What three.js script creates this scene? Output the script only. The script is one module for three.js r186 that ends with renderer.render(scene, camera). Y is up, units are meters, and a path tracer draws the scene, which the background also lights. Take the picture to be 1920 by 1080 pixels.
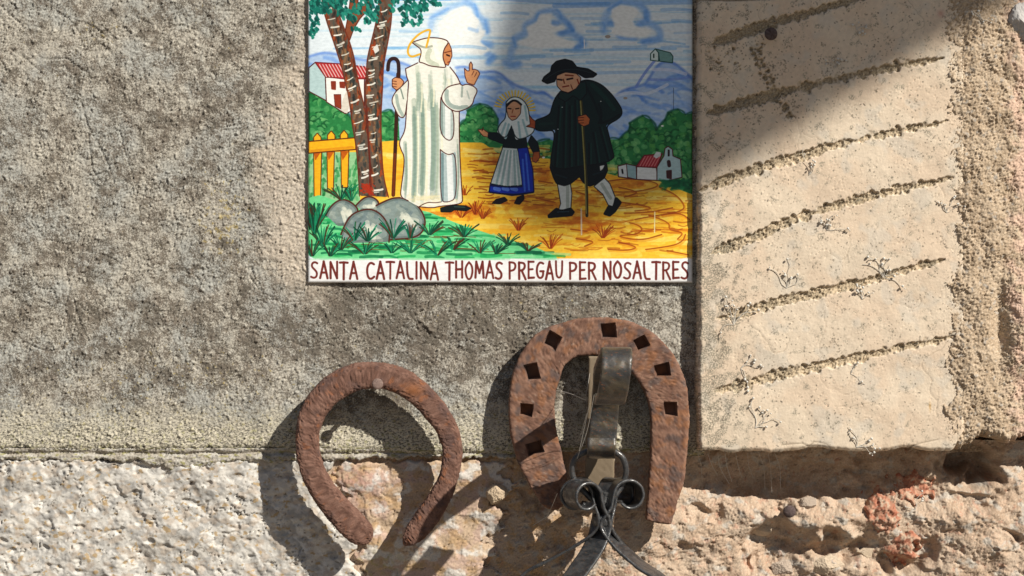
import * as THREE from 'three';
import { mergeGeometries } from 'three/addons/utils/BufferGeometryUtils.js';
import { createNoise2D, createNoise3D } from 'simplex-noise';
import { Brush, Evaluator, SUBTRACTION } from 'three-bvh-csg';

// ---------------------------------------------------------------- camera, sky, sun, exposure
const S = 1 / 3000;            // metres per photo pixel on the wall plane
const EYE = 1.5, DIST = 1.2;   // eye height and distance of the camera from the wall
const scene = new THREE.Scene();
const camera = new THREE.PerspectiveCamera(2 * Math.atan(540 * S / DIST) * 180 / Math.PI, 16 / 9, 0.02, 900);
camera.position.set(0, EYE, DIST);
camera.lookAt(0, EYE, 0);

const SUN = new THREE.Vector3(1, 1, 0.9).normalize();
{ // clear sky: pale at the horizon, blue overhead
  const w = 64, h = 64, d = new Float32Array(w * h * 4);
  for (let j = 0; j < h; j++) {
    const e = Math.sin(((j + 0.5) / h - 0.5) * Math.PI), t = Math.pow(Math.max(0, e), 0.45);
    for (let i = 0; i < w; i++) {
      const o = (j * w + i) * 4;
      d[o] = 0.15 + (0.075 - 0.15) * t; d[o + 1] = 0.165 + (0.105 - 0.165) * t; d[o + 2] = 0.185 + (0.17 - 0.185) * t; d[o + 3] = 1;
    }
  }
  const sky = new THREE.DataTexture(d, w, h, THREE.RGBAFormat, THREE.FloatType);
  sky.mapping = THREE.EquirectangularReflectionMapping; sky.magFilter = THREE.LinearFilter; sky.needsUpdate = true;
  scene.background = sky; scene.environment = sky;
}
const sun = new THREE.DirectionalLight(new THREE.Color().setRGB(1, 0.945, 0.85), 5);
sun.position.copy(SUN).multiplyScalar(6).add(new THREE.Vector3(0, EYE, 0));
sun.target.position.set(0, EYE, 0);
sun.castShadow = true; sun.shadow.mapSize.set(4096, 4096);
Object.assign(sun.shadow.camera, { left: -2, right: 2, top: 2, bottom: -2, near: 0.1, far: 20 });
scene.add(sun, sun.target);
const renderer = new THREE.WebGLRenderer({ antialias: true });
renderer.toneMapping = THREE.LinearToneMapping;
renderer.toneMappingExposure = 1.18;
renderer.shadowMap.enabled = true;

// ---------------------------------------------------------------- helpers
let seed = 12345;
const rnd = () => { seed = (seed + 0x6D2B79F5) | 0; let t = Math.imul(seed ^ (seed >>> 15), 1 | seed); t = (t + Math.imul(t ^ (t >>> 7), 61 | t)) ^ t; return ((t ^ (t >>> 14)) >>> 0) / 4294967296; };
const rr = (a, b) => a + (b - a) * rnd();
const n2 = createNoise2D(rnd), n3 = createNoise3D(rnd);
const clamp = (x, a = 0, b = 1) => Math.min(b, Math.max(a, x));
const sst = (a, b, x) => { const t = clamp((x - a) / (b - a)); return t * t * (3 - 2 * t); };
const mix = (a, b, t) => a + (b - a) * t;
const mix3 = (a, b, t) => [mix(a[0], b[0], t), mix(a[1], b[1], t), mix(a[2], b[2], t)];
const fbm = (x, y, o = 4) => { let s = 0, a = 0.5; for (let i = 0; i < o; i++) { s += a * n2(x, y); x = x * 2.03 + 17.1; y = y * 2.03 - 9.7; a *= 0.5; } return s; };
const fbm3 = (x, y, z, o = 3) => { let s = 0, a = 0.5; for (let i = 0; i < o; i++) { s += a * n3(x, y, z); x = x * 2.03 + 7; y = y * 2.03 - 3; z *= 2.03; a *= 0.5; } return s; };
const gauss = (x, y, cx, cy, rx, ry) => Math.exp(-(((x - cx) / rx) ** 2) - (((y - cy) / ry) ** 2));
const X = (px) => (px - 960) * S, Y = (py) => EYE - (py - 540) * S;
// photo pixel seen at depth z (mm in front of the wall plane) -> world point
const P = (px, py, z = 0) => { const k = S * (DIST - z / 1000) / DIST; return new THREE.Vector3((px - 960) * k, EYE - (py - 540) * k, z / 1000); };
const enc = (v) => { v = clamp(v); return 255 * (v <= 0.0031308 ? 12.92 * v : 1.055 * Math.pow(v, 1 / 2.4) - 0.055); };
const ENC = new Uint8Array(4097); for (let i = 0; i <= 4096; i++) ENC[i] = Math.round(enc(i / 4096));
// colour texture over a rectangle of the wall (photo pixel units), fn returns linear rgb
function wallTex(x0, y0, x1, y1, step, fn) {
  const w = Math.round((x1 - x0) / step), h = Math.round((y1 - y0) / step), d = new Uint8Array(w * h * 4);
  for (let j = 0; j < h; j++) {
    const py = y1 - (j + 0.5) / h * (y1 - y0);
    for (let i = 0; i < w; i++) {
      const c = fn(x0 + (i + 0.5) / w * (x1 - x0), py), o = (j * w + i) * 4;
      d[o] = ENC[(clamp(c[0]) * 4096) | 0]; d[o + 1] = ENC[(clamp(c[1]) * 4096) | 0]; d[o + 2] = ENC[(clamp(c[2]) * 4096) | 0]; d[o + 3] = 255;
    }
  }
  const t = new THREE.DataTexture(d, w, h); t.colorSpace = THREE.SRGBColorSpace; t.magFilter = THREE.LinearFilter; t.minFilter = THREE.LinearMipmapLinearFilter; t.generateMipmaps = true; t.needsUpdate = true;
  return t;
}
// greyscale drawing over a rectangle of the wall, returned as a sampler 0..1
function maskOf(x0, y0, x1, y1, k, draw) {
  const w = Math.round((x1 - x0) * k), h = Math.round((y1 - y0) * k), c = document.createElement('canvas'); c.width = w; c.height = h;
  const g = c.getContext('2d'); g.fillStyle = '#000'; g.fillRect(0, 0, w, h); g.scale(k, k); g.translate(-x0, -y0); g.strokeStyle = '#fff'; g.fillStyle = '#fff'; g.lineCap = 'round'; g.lineJoin = 'round';
  draw(g);
  const d = g.getImageData(0, 0, w, h).data;
  return (px, py) => {
    const fx = clamp((px - x0) * k, 0, w - 1.001), fy = clamp((py - y0) * k, 0, h - 1.001), i = fx | 0, j = fy | 0, u = fx - i, v = fy - j, o = (j * w + i) * 4;
    return ((d[o] * (1 - u) + d[o + 4] * u) * (1 - v) + (d[o + w * 4] * (1 - u) + d[o + w * 4 + 4] * u) * v) / 255;
  };
}
// sample positions: fine inside [a,b], coarse outside
function lane(x0, x1, a, b, fine, coarse) {
  const r = []; let x = x0;
  while (x < x1 - 1e-6) { r.push(x); x += (x >= a - coarse && x < b) ? fine : coarse; }
  r.push(x1); return r;
}
// relief sheet: h(px,py) in mm in front of the wall plane; keep() drops cells
function relief(xs, ys, h, rect, keep) {
  const nx = xs.length, ny = ys.length, pos = new Float32Array(nx * ny * 3), uv = new Float32Array(nx * ny * 2), idx = [];
  for (let j = 0; j < ny; j++) for (let i = 0; i < nx; i++) {
    const k = j * nx + i; pos[k * 3] = X(xs[i]); pos[k * 3 + 1] = Y(ys[j]); pos[k * 3 + 2] = h(xs[i], ys[j]) / 1000;
    uv[k * 2] = (xs[i] - rect[0]) / (rect[2] - rect[0]); uv[k * 2 + 1] = (rect[3] - ys[j]) / (rect[3] - rect[1]);
  }
  for (let j = 0; j < ny - 1; j++) for (let i = 0; i < nx - 1; i++) {
    if (keep && !keep((xs[i] + xs[i + 1]) / 2, (ys[j] + ys[j + 1]) / 2)) continue;
    const a = j * nx + i, b = a + 1, c = a + nx, d = c + 1; idx.push(a, c, b, b, c, d);
  }
  const g = new THREE.BufferGeometry();
  g.setAttribute('position', new THREE.BufferAttribute(pos, 3)); g.setAttribute('uv', new THREE.BufferAttribute(uv, 2)); g.setIndex(idx); g.computeVertexNormals();
  return g;
}
function add(name, geo, mat, parent) { const m = new THREE.Mesh(geo, mat); m.name = name; m.castShadow = m.receiveShadow = true; parent.add(m); return m; }
const used = {};
function named(name) { used[name] = (used[name] || 0) + 1; return used[name] === 1 ? name : `${name}_${String(used[name] - 1).padStart(3, '0')}`; }
function tag(o, label, category, group) { o.userData.label = label; o.userData.category = category; if (group) o.userData.group = group; return o; }
function thing(name, label, category, pos, group) { const g = new THREE.Group(); g.name = named(name); if (pos) g.position.copy(pos); scene.add(g); return tag(g, label, category, group); }
function own(name, geo, mat, parent, origin) { if (origin) geo.translate(-origin.x, -origin.y, -origin.z); return add(name, geo, mat, parent); }
// bar swept along points; wide[i] is the unit direction of its width; section is a rounded rectangle
function sweep(pts, wide, halfW, halfT, { around = 24, exp = 4, cap0 = 0, cap1 = 0, rough = 0, freq = 300 } = {}) {
  const n = pts.length, pos = [], uv = [], idx = []; let len = 0; const L = [0];
  for (let i = 1; i < n; i++) { len += pts[i].distanceTo(pts[i - 1]); L.push(len); }
  const T = new THREE.Vector3(), W = new THREE.Vector3(), N = new THREE.Vector3();
  for (let i = 0; i < n; i++) {
    T.subVectors(pts[Math.min(n - 1, i + 1)], pts[Math.max(0, i - 1)]).normalize();
    W.copy(wide[i] || wide[0]); W.addScaledVector(T, -W.dot(T)).normalize(); N.crossVectors(T, W);
    let f = 1; if (cap0 && L[i] < cap0) f = Math.sqrt(Math.max(0, 1 - (1 - L[i] / cap0) ** 2)); if (cap1 && len - L[i] < cap1) f = Math.min(f, Math.sqrt(Math.max(0, 1 - (1 - (len - L[i]) / cap1) ** 2)));
    f = Math.max(f, 0.02);
    const hw = (typeof halfW === 'function' ? halfW(L[i] / len) : halfW) * f, ht = (typeof halfT === 'function' ? halfT(L[i] / len) : halfT) * (cap0 || cap1 ? Math.max(f, 0.25) : 1);
    for (let k = 0; k <= around; k++) {
      const a = k / around * 2 * Math.PI; let c = Math.cos(a), s = Math.sin(a), sc, ss;
      if (exp < 4) { sc = Math.pow(Math.abs(c), 2 / exp) * Math.sign(c); ss = Math.pow(Math.abs(s), 2 / exp) * Math.sign(s); }
      else { // rounded rectangle, evenly spaced along its outline
        const r0 = Math.min(hw, ht) * 0.35, w = hw - r0, h = ht - r0, q4 = Math.PI / 2 * r0, per = 4 * (w + h + q4); let q = (k % around) / around * per; const quad = Math.min(3, Math.floor(q / (per / 4))); q -= quad * per / 4;
        let x, y, nx, ny; const lead = quad % 2 ? w : h, tail = quad % 2 ? h : w; // start half side, corner, half side
        if (q < lead) { x = lead + 0; y = q; x = (quad % 2 ? h : w) + r0; nx = 1; ny = 0; } else if (q < lead + q4) { const t = (q - lead) / r0; nx = Math.cos(t); ny = Math.sin(t); x = tail + r0 * nx; y = lead + r0 * ny; } else { x = tail - (q - lead - q4); y = lead + r0; nx = 0; ny = 1; }
        for (let z = 0; z < quad; z++) { [x, y] = [-y, x]; [nx, ny] = [-ny, nx]; }
        sc = x / hw; ss = y / ht; c = nx; s = ny;
      }
      let x = pts[i].x + W.x * sc * hw + N.x * ss * ht, y = pts[i].y + W.y * sc * hw + N.y * ss * ht, z = pts[i].z + W.z * sc * hw + N.z * ss * ht;
      if (rough) { const d = rough * (fbm3(x * freq, y * freq, z * freq, 4) + 0.35 * n3(x * freq * 2.6, y * freq * 2.6, z * freq * 2.6) - 0.9 * sst(0.45, 0.8, n3(x * freq * 0.8 + 9, y * freq * 0.8, z * freq * 0.8)) + 0.5 * n3(x * freq * 0.25, y * freq * 0.25, z * freq * 0.25)); const m = Math.hypot(c, s); x += (W.x * c + N.x * s) * d / m; y += (W.y * c + N.y * s) * d / m; z += (W.z * c + N.z * s) * d / m; }
      pos.push(x, y, z); uv.push(L[i] * 20, k / around * 70 * (hw + ht));
    }
  }
  const r = around + 1;
  for (let i = 0; i < n - 1; i++) for (let k = 0; k < around; k++) { const a = i * r + k, b = a + 1, c = a + r, d = c + 1; idx.push(a, b, c, b, d, c); }
  for (const [row, flip] of [[0, 0], [n - 1, 1]]) {
    const c = pos.length / 3; pos.push(pts[row].x, pts[row].y, pts[row].z); uv.push(0, 0);
    for (let k = 0; k < around; k++) flip ? idx.push(c, row * r + k, row * r + k + 1) : idx.push(c, row * r + k + 1, row * r + k);
  }
  const g = new THREE.BufferGeometry();
  g.setAttribute('position', new THREE.Float32BufferAttribute(pos, 3)); g.setAttribute('uv', new THREE.Float32BufferAttribute(uv, 2)); g.setIndex(idx); g.computeVertexNormals();
  const nn = g.attributes.normal; // seam
  for (let i = 0; i < n; i++) { const a = i * r, b = a + around; const v = [0, 1, 2].map((q) => nn.array[a * 3 + q] + nn.array[b * 3 + q]), m = Math.hypot(...v) || 1; for (let q = 0; q < 3; q++) nn.array[a * 3 + q] = nn.array[b * 3 + q] = v[q] / m; }
  return g;
}
const smooth = (pts, n) => new THREE.CatmullRomCurve3(pts, false, 'centripetal').getPoints(n);
function tintBy(g, fn) { const p = g.attributes.position, c = new Float32Array(p.count * 3); for (let i = 0; i < p.count; i++) c.set(fn(p.getX(i), p.getY(i), p.getZ(i)), i * 3); g.setAttribute('color', new THREE.BufferAttribute(c, 3)); return g; }
const thread = (pts, r, seg = 12) => new THREE.TubeGeometry(new THREE.CatmullRomCurve3(pts), seg, r, 5);
// ---------------------------------------------------------------- ground and wall
{
  const t = wallTex(0, 0, 512, 512, 1, (x, y) => { const a = 0.5 + 0.5 * fbm(x / 40, y / 40, 4), b = n2(x / 3, y / 3) * 0.05; return mix3([0.14, 0.12, 0.095], [0.25, 0.215, 0.17], clamp(a + b)); });
  t.wrapS = t.wrapT = THREE.MirroredRepeatWrapping; t.repeat.set(200, 200);
  const g = add('ground', new THREE.PlaneGeometry(500, 500), new THREE.MeshStandardMaterial({ map: t, roughness: 0.95 }), scene);
  g.rotation.x = -Math.PI / 2; g.userData.kind = 'structure';
}
const wall = thing('house_wall', 'old rendered house wall with bare stone and crumbling mortar along its foot', 'wall', new THREE.Vector3(0, 0, 0));
// fine grain used as bump on every mineral surface
const grainTex = wallTex(0, 0, 512, 512, 1, (x, y) => { const v = clamp(0.5 + 0.28 * n2(x / 2.2, y / 2.2) + 0.25 * n2(x / 5, y / 5) + 0.12 * n2(x / 1.3, y / 1.3)); return [v, v, v]; });
grainTex.colorSpace = THREE.NoColorSpace; grainTex.wrapS = grainTex.wrapT = THREE.MirroredRepeatWrapping;
function mineral(map, rect, bump = 0.0004, opt = {}) {
  const b = grainTex.clone(); b.repeat.set((rect[2] - rect[0]) / 620, (rect[3] - rect[1]) / 620); b.needsUpdate = true;
  return new THREE.MeshStandardMaterial({ map, roughness: 0.95, bumpMap: b, bumpScale: bump, ...opt });
}
const FX0 = -300, FX1 = 2220, FY0 = -300, FY1 = 1380;
const fineX = (a, b, f = 1.8) => lane(a, b, -24, 1944, f, 7), fineY = (a, b, f = 1.8) => lane(a, b, -20, 1100, f, 7);

// ---- grey weathered render coat
const crease = maskOf(-300, -300, 1330, 870, 1, (g) => {
  const stroke = (pts, w, a) => { g.globalAlpha = a; g.lineWidth = w; g.beginPath(); pts.forEach(([x, y], i) => i ? g.lineTo(x, y) : g.moveTo(x, y)); g.stroke(); };
  // long trowel creases read from the photograph
  const K = [[[0, 10], [30, 35], [48, 55]], [[65, 22], [105, 20], [135, 40], [150, 65], [158, 90]], [[135, 38], [175, 50], [208, 75]], [[20, 90], [45, 110], [80, 138]], [[85, 112], [125, 110], [160, 135], [172, 150]], [[150, 185], [165, 240], [190, 285], [210, 330]], [[165, 250], [175, 320], [195, 350], [215, 350]], [[222, 230], [238, 290], [250, 335]], [[250, 30], [300, 55], [340, 48], [372, 60]], [[385, 8], [410, 20], [440, 22]], [[322, 390], [335, 420], [325, 465]], [[125, 340], [140, 365]], [[60, 420], [85, 450], [130, 460]], [[160, 470], [200, 478], [235, 500]], [[470, 500], [500, 560], [540, 570]], [[420, 620], [470, 615], [510, 620]], [[545, 640], [575, 655], [620, 645]], [[470, 520], [490, 550], [530, 566], [560, 568]], [[140, 560], [150, 610], [170, 640]], [[40, 640], [90, 660], [120, 655]]];
  for (const k of K) stroke(k.map(([x, y]) => [x + rr(-2, 2), y + rr(-2, 2)]), 2.4, 0.9);
  for (let i = 0; i < 4600; i++) { // short wandering scratches following a swirling trowel direction
    let x = rr(-300, 1310), y = rr(-300, 820), p = [[x, y]], n = 3 + rnd() * rnd() * 16;
    for (let k = 0; k < n; k++) { const a = 3.2 * n2(x / 260 + 4, y / 260) + 0.9 * n2(x / 30, y / 30) + 0.9; x += 6 * Math.cos(a); y += 6 * Math.sin(a); p.push([x, y]); }
    stroke(p, rr(0.8, 2.0), rr(0.25, 0.9) * sst(-0.3, 0.3, fbm(x / 150, y / 150, 2)));
  }
});
const creaseZone = (x, y) => 1 - sst(700, 790, y);
const tanZone = (x, y) => { // paler bare strip beside the tile and two scuffs
  const edge = 498 + 18 * n2(3, y / 60) + 10 * n2(9, y / 18) + 60 * sst(250, 40, y) + 32 * sst(480, 540, y) - 30 * gauss(x, y, 500, 330, 60, 60);
  return clamp(sst(edge - 26, edge + 30, x + 16 * fbm(x / 14, y / 14, 3)) * sst(590, 500, y + 30 * fbm(x / 30, y / 30, 2)) * sst(640, 600, x)) * 0.8;
};
function coatH(x, y) {
  const tz = tanZone(x, y);
  let h = 1.6 * fbm(x / 330, y / 330, 2) + 0.6 * fbm(x / 70, y / 70, 2);
  h -= 0.72 * crease(x, y) * creaseZone(x, y);
  const g = 0.30 * n2(x / 11, y / 11) + 0.42 * n2(x / 5.6 + 50, y / 5.6) + 0.46 * n2(x / 3.5, y / 3.5 + 90);
  const zone = 0.75 + 0.6 * fbm(x / 120 + 20, y / 120, 2);
  h += g * mix(zone, 0.75, tz);
  const wx = x + 9 * n2(x / 40 + 3, y / 40), wy = y + 9 * n2(x / 40, y / 40 + 8);
  h -= 0.62 * sst(0.10, 0, Math.abs(n2(wx / 19 + 60, wy / 15))) * sst(-0.35, 0.25, n2(x / 110 + 5, y / 110)) * (1 - 0.8 * tz) * (1 - sst(770, 810, y));   // crackled skin
  h -= 0.5 * sst(0.45, 0.8, n2(x / 13 + 7, y / 10)) * (0.6 + tz * 0.3);   // small pits
  h += 0.9 * sst(0.62, 0.9, n2(x / 15, y / 15 + 300));                      // lichen buttons and sand grains
  const yb = 843 + 4 * n2(x / 90, 1) + 2 * n2(x / 14, 5) + 6 * sst(560, 640, x);
  h -= 1.0 * sst(yb - 10, yb - 1, y) + 6 * sst(yb - 1, yb + 3, y);
  return h;
}
const LIGHT = [0.43, 0.40, 0.34], GREY = [0.375, 0.37, 0.335], DARK = [0.088, 0.073, 0.054], TAN = [0.53, 0.455, 0.365], MUSTARD = [0.42, 0.31, 0.07];
function coatC(x, y) {
  let c = mix3(LIGHT, GREY, sst(-0.2, 0.35, fbm(x / 140 + 40, y / 140, 3)));
  c = c.map((v) => v * (1 + 0.18 * n2(x / 6, y / 6) + 0.2 * n2(x / 2.6, y / 2.6)));
  // dark crust in ragged blotches, painted denser inside both horseshoes to deepen their shade
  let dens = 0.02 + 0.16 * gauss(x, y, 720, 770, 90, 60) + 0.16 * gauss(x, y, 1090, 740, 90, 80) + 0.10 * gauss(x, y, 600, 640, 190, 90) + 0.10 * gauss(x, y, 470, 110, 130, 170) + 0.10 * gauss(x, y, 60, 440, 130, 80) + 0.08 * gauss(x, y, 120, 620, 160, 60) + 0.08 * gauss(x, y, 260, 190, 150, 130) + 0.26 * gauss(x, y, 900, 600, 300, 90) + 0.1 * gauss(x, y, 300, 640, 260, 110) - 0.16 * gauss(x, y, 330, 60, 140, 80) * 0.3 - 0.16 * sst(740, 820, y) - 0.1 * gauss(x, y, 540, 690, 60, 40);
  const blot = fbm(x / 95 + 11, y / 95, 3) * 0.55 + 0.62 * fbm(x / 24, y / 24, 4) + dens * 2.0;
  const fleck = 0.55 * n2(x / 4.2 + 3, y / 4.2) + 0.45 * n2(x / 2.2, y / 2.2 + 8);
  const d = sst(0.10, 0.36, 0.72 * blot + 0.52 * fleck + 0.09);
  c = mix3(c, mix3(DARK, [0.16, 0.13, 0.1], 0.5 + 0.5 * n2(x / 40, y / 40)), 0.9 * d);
  c = mix3(c, [0.06, 0.05, 0.04], 0.8 * sst(0.5, 0.72, n2(x / 3.6 + 70, y / 3.6)) * (0.6 + 0.4 * d));
  // cream band low down, peppered black
  const low = sst(745, 815, y + 40 * fbm(x / 80, y / 30, 3));
  if (low > 0) { const sp = sst(0.12, 0.34, n2(x / 9 + 30, y / 4) * 0.6 + n2(x / 2.6, y / 2.6 + 4) * 0.55 + 0.3 * fbm(x / 60, y / 30, 2)); c = mix3(c, mix3([0.58, 0.53, 0.41], [0.07, 0.063, 0.05], sp), 0.85 * low); }
  const tz = tanZone(x, y);
  if (tz > 0) { const t = TAN.map((v) => v * (1 + 0.14 * n2(x / 9, y / 9) + 0.12 * fbm(x / 30, y / 30, 2))); c = mix3(c, mix3(t, [0.25, 0.2, 0.15], 0.6 * sst(0.5, 0.7, n2(x / 6, y / 5))), tz); }
  // yellow lichen
  const yl = 0.35 * sst(700, 835, y) * sst(960, 800, Math.abs(x - 480)) + 0.55 * gauss(x, y, 420, 410, 50, 90) + 0.25 * gauss(x, y, 330, 700, 300, 60) + 0.3 * gauss(x, y, 180, 60, 60, 30) + 0.25 * gauss(x, y, 385, 15, 30, 20) + 0.22 * gauss(x, y, 1000, 580, 200, 40);
  const yy = sst(0.62, 0.95, fbm(x / 17 + 90, y / 17, 3) * 1.1 + yl + 0.2 * fleck);
  c = mix3(c, mix3(MUSTARD, [0.33, 0.32, 0.12], sst(760, 820, y)), 0.55 * yy);
  const edge = sst(834, 842, y); if (edge > 0) c = mix3(c, [0.2, 0.19, 0.06], edge * sst(-0.1, 0.4, fbm(x / 40, y / 8, 3)) * 0.8);
  const white = sst(0.8, 0.9, n2(x / 7 + 200, y / 7)); c = mix3(c, [0.66, 0.63, 0.57], 0.6 * white * (1 - 0.5 * low));
  return c;
}
{
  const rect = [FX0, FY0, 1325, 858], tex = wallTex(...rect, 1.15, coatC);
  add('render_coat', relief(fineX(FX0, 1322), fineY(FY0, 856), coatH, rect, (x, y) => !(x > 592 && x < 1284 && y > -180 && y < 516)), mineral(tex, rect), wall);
}

// ---- masonry below: shared base depth
const PITS = [[1455, 1022, 44, 46, 15], [1572, 1034, 56, 26, 17], [1832, 872, 50, 34, 40], [1702, 1062, 40, 18, 13], [1408, 1062, 11, 18, 9], [1330, 965, 28, 14, 5], [1600, 935, 30, 22, 6], [1545, 905, 130, 26, 9], [1395, 895, 90, 30, 8], [1080, 1020, 40, 26, 6], [1500, 1075, 60, 20, 5], [1835, 945, 45, 16, 6], [1010, 935, 26, 14, 5], [1640, 1040, 20, 40, 5], [1915, 1010, 14, 14, 7], [1750, 1030, 20, 22, 6], [1300, 1050, 40, 20, 3], [1645, 890, 40, 18, 6]];
const BUMPS = [[1548, 985, 36, 36, 9], [1512, 950, 22, 16, 8], [1690, 930, 40, 36, 6], [1865, 915, 60, 30, 6], [1350, 1010, 90, 44, 5], [1645, 905, 45, 18, 8], [1760, 870, 32, 26, 12], [1870, 1010, 80, 60, 3], [1420, 975, 40, 16, 6], [1600, 1000, 20, 44, 6], [1180, 1000, 60, 60, 3], [1480, 1062, 40, 22, 5], [929, 925, 15, 15, 7], [1250, 1010, 60, 30, 3], [1560, 1064, 60, 12, 6], [1900, 880, 30, 40, 7]];
function mortarBase(x, y) {
  let h = -5 - 9 * sst(1180, 1380, x) - 9 * sst(1320, 1440, x) * sst(985, 915, y) + 4 * sst(1650, 1800, x);
  const wx = x + 14 * n2(x / 45, y / 45), wy = y + 14 * n2(x / 45 + 9, y / 45 + 4);
  for (const p of PITS) { const d = ((wx - p[0]) / p[2]) ** 2 + ((wy - p[1]) / p[3]) ** 2; if (d < 6) h -= 0.82 * p[4] * Math.exp(-d * d * 0.7); }
  for (const p of BUMPS) { const d = ((wx - p[0]) / p[2]) ** 2 + ((wy - p[1]) / p[3]) ** 2; if (d < 6) h += 0.6 * p[4] * Math.exp(-d); }
  return h;
}
function mortarH(x, y) {
  const r = 0.5 + 0.5 * sst(1250, 1450, x);
  return mortarBase(x, y) + r * (5 * fbm(x / 120, y / 100, 2) + 1.3 * fbm(x / 34, y / 28, 3) + (0.05 + 0.5 * sst(-0.1, 0.4, fbm(x / 110 + 60, y / 110, 2))) * n2(x / 12, y / 12)) + (0.30 + 0.22 * n2(x / 60, y / 60)) * n2(x / 6, y / 6) + 0.38 * n2(x / 3.2, y / 3.2) - 1.2 * sst(0.3, 0.6, fbm(x / 40 + 5, y / 26, 4) * 1.3);
}
function mortarC(x, y) {
  let c = mix3([0.475, 0.365, 0.27], [0.42, 0.305, 0.215], sst(-0.3, 0.4, fbm(x / 90, y / 90, 3)));
  c = mix3(c, [0.50, 0.36, 0.26], 0.6 * sst(0.1, 0.4, fbm(x / 50 + 60, y / 50, 3)));
  c = mix3(c, [0.44, 0.415, 0.37], 0.7 * sst(0.18, 0.45, fbm(x / 55 + 140, y / 40 + 7, 3)));
  c = mix3(c, [0.5, 0.30, 0.13], 0.65 * sst(1200, 1000, x) * sst(-0.05, 0.35, fbm(x / 45 + 30, y / 45, 3)));
  c = mix3(c, [0.42, 0.2, 0.13], 0.45 * sst(0.34, 0.5, fbm(x / 30 + 220, y / 30, 3)));
  c = mix3(c, [0.13, 0.10, 0.07], 0.6 * sst(0.42, 0.6, fbm(x / 14 + 20, y / 14, 3)));
  c = mix3(c, [0.56, 0.48, 0.385], 0.55 * sst(0.5, 0.8, n2(x / 6.5 + 90, y / 6.5)));
  return c.map((v) => v * (1 + 0.13 * n2(x / 5, y / 5) + 0.1 * n2(x / 2.3, y / 2.3)));
}
{
  const rect = [560, 830, FX1, FY1], tex = wallTex(560, 830, FX1, FY1, 1.1, mortarC);
  add('crumbling_mortar', relief(fineX(560, FX1), fineY(830, FY1), mortarH, rect), mineral(tex, rect), wall);
}
// ---- stones: each its own relief, edges dropping into the mortar
function stone(name, rect, inside, h, col, step = 1.1, label) {
  const tex = wallTex(...rect, step, col);
  const m = add(name, relief(fineX(rect[0], rect[2]), fineY(rect[1], rect[3]), (x, y) => { const e = inside(x, y); return h(x, y) - (e < 1 ? 9 * (1 - clamp(e)) ** 2 + (e < 0 ? 14 * clamp(-e) : 0) : 0); }, rect, (x, y) => inside(x, y) > -0.9), mineral(tex, rect, 0.00014), wall);
  if (label) m.userData.label = label; return m;
}
const limeEdge = (x, y) => 628 + 22 * n2(1.5, y / 70) + 8 * n2(7, y / 22) + 0.16 * (y - 860) - x;
stone('limestone_block', [FX0, 838, 700, FY1],
  (x, y) => Math.min(limeEdge(x, y) / 9, (y - 858 - 4 * n2(x / 60, 2) - 3 * n2(x / 15, 8)) / 7),
  (x, y) => { const u = (x + y) * 0.7071, v = (x - y) * 0.7071; return -1.5 + 3 * fbm(x / 140, y / 140, 2) + 0.65 * fbm(v / 34, u / 80, 2) + 0.4 * fbm(x / 20, y / 15, 3) + 0.35 * Math.abs(n2(x / 40 + 7, y / 34)) + 0.3 * fbm(v / 18 + 5, u / 44, 2) + 0.12 * n2(x / 10, y / 10) + 0.07 * n2(x / 4.5, y / 4.5) - 1.3 * sst(0.3, 0.75, fbm(x / 60 + 4, y / 40, 3) * 1.5) - 1.6 * sst(0.025, 0, Math.abs(fbm(x / 60 + 300, y / 60, 3))) * sst(-0.1, 0.3, n2(x / 90, y / 90)) - 4 * gauss(x, y, 268, 1055, 16, 30) - 2 * gauss(x, y, 345, 1015, 18, 8); },
  (x, y) => {
    let c = mix3([0.575, 0.545, 0.495], [0.38, 0.365, 0.34], sst(-0.1, 0.3, fbm(x / 48, y / 40, 5)));
    c = mix3(c, [0.68, 0.655, 0.61], 0.8 * sst(0.05, 0.4, fbm((x + y) / 70 + 33, (x - y) / 26, 4)));
    c = mix3(c, [0.46, 0.385, 0.31], 0.7 * sst(0.06, 0.36, fbm(x / 44 + 70, y / 28, 4)));
    c = mix3(c, [0.40, 0.27, 0.12], 0.8 * sst(0.34, 0.44, fbm(x / 34 + 120, y / 26, 4) + 0.12 * fbm(x / 70, y / 70, 2)));
    c = mix3(c, [0.15, 0.13, 0.1], 0.75 * sst(0.42, 0.56, fbm(x / 22 + 200, y / 15, 4)));
    const v = Math.abs(fbm(x / 34 + 300, y / 34, 4)); c = mix3(c, [0.26, 0.22, 0.18], 0.7 * sst(0.018, 0.0, v) * sst(0, 0.2, n2(x / 50, y / 50)));
    return c.map((q) => q * (1 + 0.06 * n2(x / 5, y / 5) + 0.05 * n2(x / 2.2, y / 2.2)));
  }, 1.0, 'pale grey-white limestone block with ochre flecks');
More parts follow.
